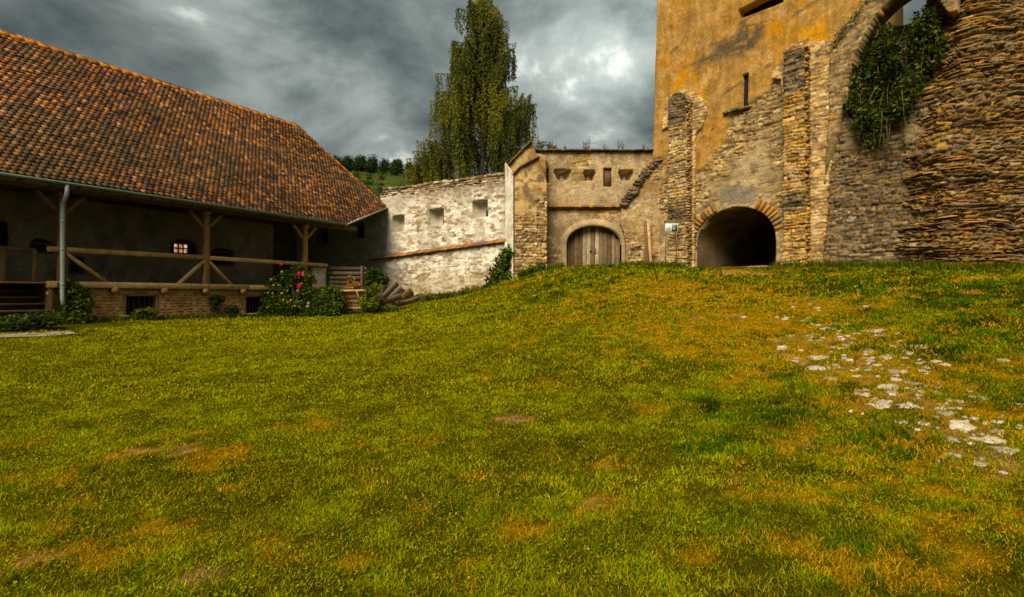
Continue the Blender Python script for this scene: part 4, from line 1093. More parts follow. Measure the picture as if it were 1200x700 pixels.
# ------------------------------------------------------------------ tower with the passage
OCHRE = np.array((.35, .195, .068))
def build_tower():
    root = thing('tower', FT.P(4, 2.8), 'massive ochre plastered tower with bare stone foot and dark arched passage', 'tower')
    pc, phw = 3.84, 1.71
    u0, u1 = FT.hit(815, 300)[0], FT.hit(909, 300)[0]; pc, phw = (u0 + u1) / 2, (u1 - u0) / 2
    zk = FT.hit(864, 242)[1]; zs = FT.hit(864, 284)[1]; gy = 2.2
    ap = arch_pts(pc, phw, gy, zs, zk - zs, 28, .95); passage = sd_poly(ap)
    slot = FT.poly([(866, 24), (866, 12), (888, 0), (918, -14), (919, 3)]); slit = FT.poly([(869.5, 127), (870.5, 88), (878, 85), (877, 125)])
    niche = sd_poly(FT.poly([(988, 128), (995, 92), (1003, 66), (1014, 42), (1030, 20), (1048, 6), (1200, -30), (1200, 60), (1066, 128), (1050, 142), (1020, 146), (1000, 140)]))
    holes = [passage, sd_poly(slot), sd_poly(slit), lambda u, z: niche(u, z) + .25 * (fbm(u * 2.5, z * 2.5, 0, 205, 3) - .5)]
    stone_reg = sd_poly(FT.poly([(776, 186), (800, 240), (808, 208), (826, 198), (838, 182), (852, 160), (853, 134), (866, 126), (880, 122), (893, 108), (906, 96), (918, 74), (926, 58), (944, 50), (972, 56), (990, 30), (1200, -60), (1250, 380), (740, 380), (740, 186)]))
    zr = FT.hit(1000, 30)[1]; ur = FT.hit(1016, 40)[0]
    def keep(u, z):
        d = -(u - .035 * (z - 8) - .0)
        hi = np.minimum(z - 9.3, u - ur)        # beyond the tower's own corner only a lower wall stands
        return np.maximum(np.maximum(d, hi), u - 13)
    ringp = sd_poly(arch_pts(pc, phw + .45, gy, zs, zk - zs + .45, 28, .95)); smp = sd_poly(FT.poly([(842, 240), (842, 221), (862, 215), (888, 220), (888, 240)]))
    def cov(u, z):                          # lime render still clinging to the stones
        k = sstep(.50, .62, fbm(u * 1.0, z * 1.0, 0, 119, 4) + .10 * sstep(7.0, 5.5, u) * sstep(6.2, 4.5, z) - .09 * sstep(6.6, 7.4, u))
        return np.maximum(k, sstep(.05, -.05, np.minimum(ringp(u, z), smp(u, z))))
    def ex(u, z): return sstep(-.12, .12, -stone_reg(u, z) + .5 * (fbm(u * 2.5, z * 2.5, 0, 110, 4) - .5))
    def disp(u, z):
        n = fbm(u * 1.1, z * 1.1, 0, 111, 4) - .5
        return (1 - ex(u, z)) * (.05 + .07 * n + .05 * (fbm(u * 5, z * 4, 0, 112, 4) - .5)) + ex(u, z) * (-.05 + .10 * (fbm(u * 2, z * 3, 0, 113, 4) - .5) + .12 * rub(u, z, 300, .115, .30, .06)[0] * (1 - .8 * cov(u, z)))
    stain = FT.poly([(804, 78), (815, 70), (830, 62), (838, 50), (852, 44), (866, 32), (880, 26), (897, 30), (895, 46), (884, 58), (868, 66), (852, 72), (830, 76)])
    sst = sd_poly(stain)
    def col(u, z):
        n = fbm(u * .7, z * .7, 0, 114, 5); n2 = fbm(u * 2.6, z * 4, 0, 115, 5); n3 = fbm(u * 6, z * .9, 0, 116, 4)
        c = mix(OCHRE, (.34, .205, .085), sstep(.42, .62, n)); c = mix(c, np.broadcast_to((.22, .125, .045), c.shape), sstep(.50, .64, n3) * .6)
        c = mix(c, np.broadcast_to((.42, .205, .042), c.shape), sstep(.56, .68, fbm(u * .6 + 5, z * .6, 0, 117, 4)) * .7)
        c = mix(c, np.broadcast_to((.40, .27, .14), c.shape), sstep(.55, .66, n2) * .4); c = c * (.60 + .45 * fbm(u * 9, z * 9, 0, 215, 4) + .38 * fbm(u * 7, z * .8, 0, 216, 3))[:, None]
        st = sstep(.16, -.22, sst(u, z) + .9 * (n2 - .52))
        c = mix(c, np.broadcast_to((.085, .06, .038), c.shape), st * sstep(.30, .50, n2) * .95)
        for qx, qy, w_, h_ in ((859, 104, .55, .10), (944, 10, .5, .12), (790, 60, .3, .1), (836, 152, .12, .10), (825, 160, .12, .1), (900, 78, .2, .1), (880, 20, .8, .15)):
            cu, cz = FT.hit(qx, qy); dd = np.hypot((u - cu) / w_, (z - cz - .35 * (u - cu)) / h_) + 1.6 * (n2 - .5)
            c = mix(c, np.broadcast_to((.11, .08, .05), c.shape), sstep(1.2, .5, dd) * .75)
        m = mix((.36, .26, .15), (.26, .18, .10), n); m = mix(m, np.broadcast_to((.48, .37, .23), m.shape), sstep(.48, .62, n2) * .7); m = mix(m, np.broadcast_to((.14, .10, .06), m.shape), sstep(.55, .68, fbm(u * 3, z * 6, 0, 118, 4)) * .7)
        rl, hs, jt = rub(u, z, 300, .115, .30, .06)
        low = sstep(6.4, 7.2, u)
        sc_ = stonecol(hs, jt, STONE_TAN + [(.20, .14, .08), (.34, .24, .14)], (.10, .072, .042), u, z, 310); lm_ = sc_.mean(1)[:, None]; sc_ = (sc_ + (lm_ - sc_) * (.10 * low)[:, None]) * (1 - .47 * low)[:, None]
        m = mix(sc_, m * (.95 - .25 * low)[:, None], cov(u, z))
        # smooth patch over the passage crown
        g_ = sd_poly(FT.poly([(845, 238), (845, 222), (862, 216), (884, 220), (884, 240)]))(u, z)
        m = mix(m, np.broadcast_to((.20, .165, .12), m.shape), sstep(.1, -.1, g_ + .3 * (n2 - .5)) * .9)
        return mix(c, m, ex(u, z))
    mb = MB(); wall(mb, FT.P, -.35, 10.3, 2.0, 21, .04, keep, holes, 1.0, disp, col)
    rw = MB(); wall(rw, lambda u, z, w=0: FT.P(u, z, np.asarray(w) - 1.25), 7.3, 13.2, 5.5, 11.6, .06, lambda u, z: z - 11.1 - .4 * (fbm(u * 2, 3, 0, 206, 3) - .5), (), .3, lambda u, z: .09 * rub(u, z, 380, .13, .3)[0], lambda u, z: stonecol(*rub(u, z, 380, .13, .3)[1:], [(.15, .10, .055), (.11, .075, .042), (.19, .13, .07)], (.07, .05, .03), u, z, 381)); rw.build('rear_wall', M_stone, root, True)
    # rest of the tower's body behind the face
    dv = np.array([-FT.out[0], -FT.out[1], 0])
    for (ua, ub, top) in ((.55, ur - .35, 20.9),):
        c = FT.P((ua + ub) / 2, (top + 6.2) / 2, -4.6); mb.box(c, np.append(FT.ex, 0) * (ub - ua) / 2, dv * .02, (0, 0, (top - 6.2) / 2), OCHRE * .9)
        for u_ in (ua, ub):
            mb.box(FT.P(u_, (top + 2) / 2, -2.8), np.append(FT.ex, 0) * .3, dv * 1.85, (0, 0, (top - 2) / 2), OCHRE * .9)
        mb.box(FT.P((ua + ub) / 2, top, -2.8), np.append(FT.ex, 0) * (ub - ua) / 2, dv * 1.9, (0, 0, .1), (.2, .12, .06))
    body = mb.build('wall_body', M_plaster, root, True)
    # bare rubble of the foot
    ring = sd_poly(arch_pts(pc, phw + .5, gy, zs, zk - zs + .5, 28, .95))
    sm = sd_poly(FT.poly([(840, 240), (840, 220), (862, 214), (890, 219), (890, 240)]))
    pl = [sd_poly(FT.poly([(782, 400), (782, 110), (812, 110), (812, 400)])), sd_poly(FT.poly([(915, 400), (917, 70), (950, 70), (948, 400)]))]
    def ok(u, z):
        return (stone_reg(u, z) + .35 * (fbm(u * 2.5, z * 2.5, 0, 110, 4) - .5) < -.05) & (ring(u, z) > 0) & (sm(u, z) > .05) & (pl[0](u, z) > -.1) & (pl[1](u, z) > -.1) & (u > .3) & (fbm(u * 1.6, z * 1.6, 0, 119, 3) > .43) & (z < 9.2)
    st = MB()
    # voussoirs on both haunches
    for i in range(30):
        t = PI * (i + .5) / 30; 
        if .32 < (t / PI) < .62 or t / PI < .06 or t / PI > .93: continue
        a = np.array((pc + phw * math.cos(t), zs + (zk - zs) * math.sin(t) ** .95)); n = np.array((math.cos(t) / phw, math.sin(t) / (zk - zs))); n /= np.linalg.norm(n); tg = np.array((-n[1], n[0]))
        l = rnd.uniform(.16, .24); p = a + n * (l + .02)
        cc = np.array(rnd.choice([(.40, .20, .07), (.46, .28, .11), (.30, .18, .08), (.22, .12, .06), (.40, .30, .18)])) * rnd.uniform(.5, .95)
        e3 = lambda q: np.array([FT.ex[0] * q[0], FT.ex[1] * q[0], q[1]])
        st.bbox(FT.P(p[0], p[1], -.06 + rnd.uniform(-.02, .03)), e3(n) * l, e3(tg) * rnd.uniform(.045, .07), np.append(FT.out, 0) * .12, .02, cc)
    st.build('arch_stones', M_stone, root)
    # slate-dark reveal pieces
    sl_ = MB(); sl_.poly([FT.P(a, b, -.45) for a, b in slot], (.012, .011, .01)); sl_.build('window', M_dark, root)
    sl_ = MB(); sl_.poly([FT.P(a, b, -.14) for a, b in slit], (.01, .01, .01)); sl_.build('arrow_slit', M_dark, root)
    # passage vault
    v = MB(); pin = ap; n = len(pin); V, Cc = [], []
    for k in range(12):
        for a in pin:
            d = -.12 - k * 1.3; V.append(FT.P(a[0] * 1 + 0, a[1], d) + 0); 
    V = np.array(V); cc = mix((.24, .17, .10), (.10, .07, .045), sstep(.4, .65, fbm(V[:, 0] * 2, V[:, 1] * 2, V[:, 2] * 2, 120, 4)))
    V = V + .05 * (np.stack([fbm(V[:, 0] * 3, V[:, 1] * 3, V[:, 2] * 3, 121 + i, 3) for i in range(3)], -1) - .5)
    Q = [[k * n + i, (k + 1) * n + i, (k + 1) * n + i + 1, k * n + i + 1] for k in range(11) for i in range(n - 1)]
    v.block(V, np.array(Q), cc); v.block([FT.P(a, b, -14.3) for a, b in pin], np.arange(n).reshape(1, -1), (.012, .010, .008))
    for k in range(3):
        v.bbox(FT.P(pc - .7 + k * .85, 3.35, -5.4), np.append(FT.ex, 0) * .16, np.append(FT.out, 0) * .1, (0, 0, .75), .02, (.13, .085, .045))
    v.bbox(FT.P(pc + .1, 3.05, -4.4), np.append(FT.ex, 0) * 1.5, np.append(FT.out, 0) * .05, (0, 0, .09), .01, (.24, .15, .07))
    v.build('passage_vault', M_plaster, root, True)
    # threshold slab
    th = MB(); th.bbox(FT.P(pc, 2.66, .25), np.append(FT.ex, 0) * (phw - .05), np.append(FT.out, 0) * .55, (0, 0, .09), .03, (.27, .20, .125)); th.bbox(FT.P(pc, 2.68, -3.2), np.append(FT.ex, 0) * (phw), np.append(FT.out, 0) * 3.3, (0, 0, .08), .03, (.09, .07, .05)); th.build('threshold', M_pale, root)
    # pilasters: stone piers with ruined tops
    def pier(px0, px1, pyt, w, jag, dark_rows, seed, cols):
        FPi = Frame(FT.o + w * FT.out, FT.ex); ua, ub = FPi.hit(px0, 200)[0], FPi.hit(px1, 200)[0]; zt = FPi.hit((px0 + px1) / 2, pyt)[1]
        top = lambda u: zt + jag(u, ua, ub)
        m = MB()
        dk = []
        for (y0, y1) in dark_rows:
            dk.append((FPi.hit((px0 + px1) / 2, y1)[1], FPi.hit((px0 + px1) / 2, y0)[1]))
        def colp(u, z):
            rl, hs, jt = rub(u, z, seed + 20, .125, .34, .05); n = fbm(u * 5, z * 6, 0, seed, 4); c = stonecol(hs, jt, cols, (.12, .085, .05), u, z, seed + 2)
            c = mix(c, np.broadcast_to((.42, .32, .20), c.shape), sstep(.56, .66, fbm(u * 2.2, z * 1.5, 0, seed + 4, 4)) * .7)
            for a, b in dk:
                zz = z + .5 * (n - .5)
                c = mix(c, mix((.045, .038, .028), (.13, .095, .055), sstep(.45, .65, n)), sstep(a - .08, a + .06, zz) * sstep(b + .25, b - .12, zz) * (.55 + .45 * ((hs * 13.3) % 1)))
            return c
        flare = lambda z: .10 * sstep(4.6, 2.6, z)
        Pp = lambda u, z, w_=0: FPi.P(np.asarray(u) + (np.asarray(u) - (ua + ub) / 2) * flare(np.asarray(z)) * 1.0, z, np.asarray(w_) + flare(np.asarray(z)) * .9)
        wall(m, Pp, ua, ub, 2.0, zt + .6, .03, lambda u, z: np.maximum(z - top(u), np.maximum(ua + .07 - u, u - ub + .07) + .14 * (fbm(z * 3, u, 0, seed + 6, 3) - .5)), (), w + .05, lambda u, z: .07 * (fbm(u * 3, z * 4, 0, seed + 1, 3) - .5) + .12 * (rub(u, z, seed + 20, .125, .34, .05)[0] - .3), colp)
        for side, u_ in (('r', ub), ('l', ua)):
            pass
        # right flank stones
        FS = Frame(FPi.P(ub, 0)[:2], -FT.out)
        stones(m, lambda u, z, w_: FS.P(u, z, w_), 0, w, 2.3, zt - .1, (.09, .18), (.18, .4), (.005, .03), [np.array(c) * .9 for c in cols], None, .02, .010, -.06, seed + 9, .05)
        m.build('pilaster', M_stone, root)
        return ua, ub, zt
    g1 = lambda u, a, b: .30 * np.sin(np.clip((u - a) / (b - a), 0, 1) * PI) + .12 * (fbm(u * 6, 1, 0, 140, 2) - .5)
    PA = pier(781.5, 806, 117, .5, g1, [(98, 147), (243, 262)], 130, STONE_TAN)
    g2 = lambda u, a, b: .08 * (fbm(u * 6, 1, 0, 141, 2) - .5)
    PB = pier(916, 946, 58, .45, g2, [(56, 108), (228, 246)], 150, [(.44, .28, .12), (.36, .22, .09), (.50, .33, .15), (.28, .18, .09), (.40, .22, .07)])
    # ragged shoulders of broken masonry standing out of the plaster beside both pilasters
    sh = MB()
    for (poly_, w_, sd_) in (([(776, 140), (779, 128), (786, 112), (800, 104), (814, 108), (824, 118), (828, 130), (824, 146), (814, 158), (812, 320), (806, 320), (804, 130), (783, 130), (782, 150), (776, 152)], .16, 160),
                             ([(903, 92), (906, 82), (915, 76), (918, 62), (928, 52), (944, 49), (958, 49), (972, 47), (980, 54), (982, 70), (978, 120), (972, 200), (962, 320), (946, 320), (948, 110), (917, 110), (914, 92)], .2, 165)):
        pp = FT.poly(poly_, w_); kp = sd_poly(pp)
        def cs(u, z): 
            n = fbm(u * 3, z * 3, 0, sd_, 4); return mix(mix((.48, .33, .17), (.28, .18, .09), sstep(.4, .62, n)), np.broadcast_to((.58, .46, .30), (len(u), 3)), sstep(.56, .64, fbm(u * 6, z * 6, 0, sd_ + 1, 3)) * .6)
        kw = lambda u, z: kp(u, z) + .12 * (fbm(u * 5, z * 5, 0, sd_ + 2, 3) - .5)
        wall(sh, FT.P, pp[:, 0].min() - .1, pp[:, 0].max() + .1, 2.0, pp[:, 1].max() + .1, .035, kw, (), .12, lambda u, z: w_ + .10 * (fbm(u * 3, z * 3, 0, sd_ + 3, 4) - .5) + .07 * (rub(u, z, sd_ + 5, .12, .25)[0] - .4), lambda u, z: mix(cs(u, z), stonecol(*rub(u, z, sd_ + 5, .12, .25)[1:], STONE_TAN, (.15, .105, .06), u, z, sd_ + 6), sstep(.42, .52, fbm(u * 2, z * 2, 0, sd_ + 4, 3))))
    sh.build('broken_shoulder', M_stone, root)
    lg = MB(); a = FT.hit(852, 132); b = FT.hit(876, 126)
    for i in range(6):
        t = i / 5; u = a[0] + (b[0] - a[0]) * t; z = a[1] + (b[1] - a[1]) * t - .08 * abs(t - .6)
        lg.bbox(FT.P(u, z, .08), np.append(FT.ex, 0) * .12, np.append(FT.out, 0) * .12, (0, 0, .05), .02, rnd.choice([(.10, .08, .055), (.2, .14, .08), (.3, .2, .1)]))
    lg.build('slit_sill', M_stone, root)
build_tower()

# ------------------------------------------------------------------ great buttress on the right
def build_great():
    root = thing('great_buttress', (14, 16.7, 2.3), 'huge brown rubble buttress of thin layered stones at the edge of the yard', 'buttress')
    a = np.array((12.95, 18.6)); b = np.array((13.22, 16.72)); c = np.array((24, 16.2))
    d1 = (b - a) / np.linalg.norm(b - a); d2 = (c - b) / np.linalg.norm(c - b); rad = .55
    th = math.acos(np.clip(d1 @ d2, -1, 1)); tl = rad * math.tan(th / 2); arc = rad * th
    L1 = np.linalg.norm(b - a) - tl; L2 = np.linalg.norm(c - b) - tl
    n1 = np.array((d1[1], -d1[0])); cen = b - d1 * tl - n1 * rad
    a1 = math.atan2(n1[1], n1[0])
    def P(s, z, w=0.0):
        s, z, w = np.broadcast_arrays(np.asarray(s, float), np.asarray(z, float), np.asarray(w, float))
        t = np.clip((s - L1) / arc, 0, 1) * th
        nx, ny = np.cos(a1 + t), np.sin(a1 + t)
        ex = np.where(s < L1, a[0] + d1[0] * s, np.where(s < L1 + arc, cen[0] + rad * nx, b[0] + d2[0] * (tl + s - L1 - arc)))
        ey = np.where(s < L1, a[1] + d1[1] * s, np.where(s < L1 + arc, cen[1] + rad * ny, b[1] + d2[1] * (tl + s - L1 - arc)))
        x = ex + nx * w; y = ey + ny * w
        k = sstep(5.2, 11.5, z)
        return np.stack([x + .95 * k + .012 * (z - 2.3), y + .10 * k + .012 * (z - 2.3), z], -1)
    S = L1 + arc + L2
    pal = [(.235, .135, .048), (.18, .108, .045), (.29, .175, .062), (.13, .083, .042), (.33, .205, .085), (.22, .135, .055), (.18, .13, .08), (.095, .065, .04), (.27, .175, .075), (.14, .095, .06), (.33, .24, .14), (.19, .09, .04)]
    lowz = lambda z: sstep(3.4, 2.9, z)
    def surf(u, z):
        a_, ha, ja = rub(u, z, 400, .095, .46, .075); b_, hb, jb = rub(u, z, 420, .17, .30, .09)
        k = sstep(.50, .56, fbm(u * .55, z * .6, 0, 430, 3))
        return a_ * (1 - k) + b_ * k, np.where(k > .5, hb, ha), np.where(k > .5, jb, ja)
    big = lambda u, z: -.08 + .42 * (fbm(u * .8, z * .9, 0, 170, 4) - .5) + .20 * (vnoise(z * 3.1 + .8 * fbm(u * .7, z * .3, 0, 176, 2), u * .35, 0, 175) - .5)
    def disp(u, z): return big(u, z) + .235 * surf(u, z)[0]
    def colb(u, z):
        rl, hs, jt = surf(u, z)
        c = stonecol(hs, jt * .85, pal, (.055, .038, .022), u, z, 440)
        mo = sstep(.58, .66, fbm(u * 1.5, z * 1.9, 0, 441, 4)); c = mix(c, mix((.24, .175, .105), (.15, .105, .06), fbm(u * 6, z * 6, 0, 442, 3)), mo * .7)
        c = mix(c, np.broadcast_to((.26, .105, .04), c.shape), ((hs * 91.7) % 1 > .90) * (.25 + .6 * lowz(z)) * (1 - jt))
        return c
    mb = MB(); wall(mb, P, 0, 7.6, 1.7, 12.6, .032, None, (), .4, disp, colb)
    st = mb
    mb = MB(); wall(mb, P, 7.6, S, 1.7, 12.6, .15, None, (), .4, disp, colb); mb.build('core', M_stone, root)
    Pb = lambda u, z, w=0.0: P(u, z, np.asarray(w) + big(u, z) + .06)
    stones(st, Pb, .05, 6.8, 2.0, 12.2, (.05, .12), (.25, .8), (.04, .17), pal, lambda u, z: (fbm(u * 1.3, z * 2.2, 0, 445, 3) > .54), .16, .008, -.14, 51, .2, .16, .5, .5, .7, .88)
    st.build('stone_courses', M_stone, root)
    return P
PG = build_great()

def build_arch():
    root = thing('flying_arch', FT.P(9, 9, 1.0), 'ruined arch leaning from the tower to the great buttress, moss on its back', 'arch')
    FA = Frame(FT.o + .22 * FT.out, FT.ex)
    outer = [(966, 215), (972, 120), (972, 62), (979, 48), (988, 36), (998, 22), (1010, 8), (1024, -12), (1040, -40), (1124, -60), (1122, 12)]
    inner = [(1112, 18), (1101, 0), (1085, -14), (1066, -16), (1048, -3), (1030, 13), (1014, 37), (1003, 66), (995, 92), (986, 135)]
    pp = FA.poly(outer + inner); kp = sd_poly(pp)
    def col(u, z):
        n = fbm(u * 2.5, z * 2.5, 0, 180, 4); c = mix((.46, .32, .18), (.28, .19, .10), sstep(.38, .62, n)); return mix(c, np.broadcast_to((.12, .085, .05), c.shape), sstep(.54, .66, fbm(u * 5, z * 6, 0, 181, 4)) * .8)
    def colA(u, z):
        rl, hs, jt = rub(u, z, 370, .13, .3)
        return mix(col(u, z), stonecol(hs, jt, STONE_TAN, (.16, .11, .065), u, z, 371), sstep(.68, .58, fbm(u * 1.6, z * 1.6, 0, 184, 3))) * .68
    kw = lambda u, z: kp(u, z) + .10 * (fbm(u * 3, z * 3, 0, 182, 3) - .5)
    mb = MB(); wall(mb, FA.P, pp[:, 0].min() - .1, min(pp[:, 0].max(), 14.5), pp[:, 1].min() - .1, 13, .045, kw, (), .95, lambda u, z: .10 * (fbm(u * 2, z * 2, 0, 183, 4) - .5) + .07 * rub(u, z, 370, .13, .3)[0] * sstep(.68, .58, fbm(u * 1.6, z * 1.6, 0, 184, 3)), colA)
    mb.build('rib', M_stone, root, True)
    g = np.random.default_rng(62); ms = MB(); pts = []
    edge = FA.poly([(976, 56), (981, 47), (990, 35), (1000, 21), (1012, 6), (1024, -10)])
    for _ in range(2600):
        t = g.uniform(0, len(edge) - 1.001); k = int(t); p = edge[k] * (1 - t + k) + edge[k + 1] * (t - k)
        pts.append(FA.P(p[0] + g.normal(0, .07) + .04, p[1] + g.normal(0, .09) - .03, g.uniform(-1.0, .14)))
    leafset(ms, pts, .075, [(.11, .10, .012), (.06, .07, .01), (.16, .13, .015), (.035, .045, .008)], up=.6, seed=4)
    ms.build('moss', M_leaf, root)
build_arch()

# ------------------------------------------------------------------ ivy and shrubs
def leafy(name, label, cat, base, clumps, n, size, pal, seed, group=None, stems=5, up=.3, droop=0.1):
    rt = thing(name, base, label, cat, group); g = np.random.default_rng(seed); pts = []
    tot = sum(c[1][0] * c[1][2] for c in clumps)
    for c, r in clumps:
        k = int(n * r[0] * r[2] / tot); d = g.standard_normal((k, 3)); d /= np.linalg.norm(d, axis=1)[:, None]; d *= (g.uniform(0, 1, k) ** .45)[:, None]
        p = np.array(c) + d * np.array(r); m = fbm(p[:, 0] * 4, p[:, 1] * 4, p[:, 2] * 4, seed, 2) > .40; pts.append(p[m])
    pts = np.concatenate(pts); L = MB(); tone = fbm(pts[:, 0] * 2.2, pts[:, 1] * 2.2, pts[:, 2] * 2.2, seed + 1, 2)
    for i, (lo, hi, f) in enumerate(((0, .45, .7), (.45, .56, 1.0), (.56, 2, 1.3))):
        q = pts[(tone >= lo) & (tone < hi)]
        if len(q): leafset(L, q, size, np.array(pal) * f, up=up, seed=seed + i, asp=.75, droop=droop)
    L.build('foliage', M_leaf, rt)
    s = MB(); b = np.array(base, float)
    for c, r in clumps:
        for k in range(stems):
            e = np.array(c) + g.normal(0, .5, 3) * np.array(r); m = (b + e) / 2 + g.normal(0, .08, 3)
            s.tube([b + g.normal(0, .04, 3) * (1, 1, 0), m, e], [.018, .012, .005], 5, (.09, .065, .035))
    s.build('stem', M_wood, rt)
    return rt, pts
DKG = [(.035, .055, .010), (.05, .07, .012), (.025, .04, .009)]; MDG = [(.07, .10, .012), (.10, .12, .014), (.05, .075, .010)]; BRG = [(.14, .16, .014), (.10, .13, .013), (.19, .18, .016)]

def build_ivy():
    FI = Frame(FT.o + .35 * FT.out, FT.ex)
    cl = []
    for px, py, ru, rz, w in ((1000, 92, .35, .9, .5), (1012, 72, .25, .6, .5), (1024, 80, .5, 1.2, .4), (1034, 48, .45, .8, .5), (1042, 100, .5, 1.2, .35), (1076, 40, .5, .8, .5), (1082, 22, .4, .6, .6), (1064, 80, .5, 1.1, .35), (1020, 128, .5, .6, .3), (1054, 118, .4, .7, .3), (1004, 140, .3, .5, .25), (1090, 50, .35, .7, .45), (1040, 140, .3, .45, .25), (1002, 118, .3, .4, 1.0), (1016, 132, .35, .4, 1.05), (1034, 138, .4, .45, 1.05), (1052, 128, .4, .5, 1.05), (1064, 104, .35, .6, 1.0), (1028, 150, .25, .35, 1.05), (1008, 146, .2, .35, 1.05), (1044, 60, .3, .6, .9)):
        u, z = FI.hit(px, py); p = FI.P(u, z, w - .35 - .62); cl.append((p, (ru, .38, rz)))
    b = FI.P(*FI.hit(1036, 70), -.9)
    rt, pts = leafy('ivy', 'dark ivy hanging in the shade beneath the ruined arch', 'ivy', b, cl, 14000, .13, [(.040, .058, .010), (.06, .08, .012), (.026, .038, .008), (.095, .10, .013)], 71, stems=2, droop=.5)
    g = np.random.default_rng(72); v = MB(); hp_ = []
    for i in range(130):
        p = pts[g.integers(len(pts))]; L = g.uniform(.4, 1.5)
        for t in g.uniform(.1, 1, 9): hp_.append(p + np.array((g.normal(0, .07), g.normal(0, .07), -L * t)))
        v.tube([p, p + (g.normal(0, .06), g.normal(0, .06), -L * .5), p + (g.normal(0, .12), g.normal(0, .1), -L)], [.012, .009, .004], 4, (.13, .09, .05))
    v.build('tendril', M_wood, rt); hl_ = MB(); leafset(hl_, hp_, .12, [(.06, .085, .012), (.04, .06, .010), (.11, .12, .014)], seed=78, droop=.6, asp=.7); hl_.build('hanging_leaves', M_leaf, rt)
    # ivy at the foot of the white wall by the corner
    cl = []
    for px, py, ru, rz in ((592, 310, .55, .7), (584, 326, .6, .5), (597, 296, .3, .35), (598, 330, .5, .45), (578, 338, .5, .35)):
        u, z = FW.hit(px, py, .5); cl.append((FW.P(u, z, .5), (ru, .3, rz)))
    leafy('ivy', 'bright green ivy climbing the foot of the white wall by the corner buttress', 'ivy', FW.P(FW.hit(590, 342)[0], 1.9, .5), cl, 4200, .14, [(.07, .10, .010), (.11, .13, .012), (.045, .07, .009)], 73)
    # ivy under the downpipe
    def hp(px, py, b): 
        u, z = HF(b).hit(px, py); return H(u, b, z)
    cl = [(hp(86, 345, .35), (.32, .28, .40)), (hp(92, 360, .3), (.42, .3, .35)), (hp(82, 372, .2), (.5, .35, .25)), (hp(76, 334, .42), (.15, .15, .22)), (hp(100, 352, .4), (.2, .2, .3))]
    leafy('ivy', 'ivy clump climbing the brick plinth below the downpipe', 'ivy', H(HF(.3).hit(86, 376)[0], .3, .82), cl, 3600, .11, MDG, 74)
    cl = [(hp(252, 354, .45), (.13, .13, .28)), (hp(258, 350, .45), (.16, .12, .14))]
    leafy('creeper', 'thin green creeper on the brick plinth between the cellar windows', 'creeper', H(HF(.5).hit(252, 372)[0], .5, .83), cl, 700, .10, MDG, 75)
    for px, py, r, lab, sd, pal in ((170, 369, (.42, .3, .24), 'low leafy shrub at the plinth under the barred cellar window', 76, BRG), (272, 367, (.28, .25, .28), 'small dark shrub at the plinth right of the creeper', 77, DKG)):
        p = hp(px, py, .2); leafy('shrub', lab, 'shrub', (p[0], p[1], gz(p[0], p[1])), [(p, r)], 900, .11, pal, sd)
    p = hp(38, 374, -1.2); leafy('weed_clump', 'low dark weeds along the foot of the wooden steps', 'weeds', (p[0], p[1], gz(p[0], p[1])), [(p, (.7, .3, .14)), (hp(55, 374, -1.0), (.5, .3, .2)), (hp(10, 378, -1.2), (.6, .3, .16))], 2200, .09, DKG, 78)
    # grass and weeds along the feet of the walls
build_ivy()

def build_rose():
    c0 = ghit(346, 372); b = np.array((c0[0], c0[1], gz(*c0))); Y = c0[1]
    cl = []
    for px, py, rx, rz, dy in ((326, 352, .7, .55, 0), (352, 352, .8, .6, .2), (378, 356, .7, .45, -.1), (340, 330, .6, .5, .3), (322, 334, .35, .4, .2), (356, 330, .45, .5, .3), (350, 318, .25, .35, .3), (388, 344, .45, .35, .2), (372, 368, .7, .25, -.3), (330, 372, .8, .2, -.3), (318, 364, .5, .4, -.1), (352, 366, .7, .35, -.25), (340, 358, .7, .4, -.2), (388, 362, .5, .35, -.2)):
        cl.append((at(px, py, Y + .5 + dy), (rx, .55, rz)))
    rt, pts = leafy('rose_bush', 'rose bush with pink blossoms against the veranda', 'rose bush', b, cl, 26000, .10, DKG[:2] + MDG, 81, stems=3)
    g = np.random.default_rng(82)
    def flower(p, r, cols):
        m = MB()
        for k in range(22):
            zz_ = 1 - 1.5 * (k + .5) / 22; a = k * 2.39996; rr_ = math.sqrt(max(0, 1 - zz_ * zz_)); d = np.array((rr_ * math.cos(a), -.75 * zz_ + .25 * rr_ * math.sin(a), rr_ * math.sin(a) + .3 * zz_)); d /= np.linalg.norm(d)
            t1 = np.cross(d, (.3, .2, 1.0)); t1 /= np.linalg.norm(t1); t2 = np.cross(d, t1); q = p + d * r * .48; w = r * (.30 + .2 * (k / 22))
            m.block([q - t2 * w, q + t1 * w + d * w * .35, q + t2 * w + d * w * .2, q - t1 * w + d * w * .35, q + d * w * .05], np.array([[0, 1, 4], [1, 2, 4], [2, 3, 4], [3, 0, 4]]), np.array(cols) * g.uniform(.7, 1.2))
        m.build('blossom', M_petal, rt, True)
    for px, py, r in ((329.5, 310, .09), (351, 321, .14), (351, 335.5, .14), (363, 324, .07)):
        flower(at(px, py, Y - .18), r, (.58, .06, .12))
    for k in range(24):
        px, py = g.uniform(312, 362), g.uniform(316, 362)
        flower(at(px, py, Y - .25 + g.uniform(0, .15)), g.uniform(.04, .08), (.50, .30, .15) if k % 2 else (.60, .45, .28))
build_rose()

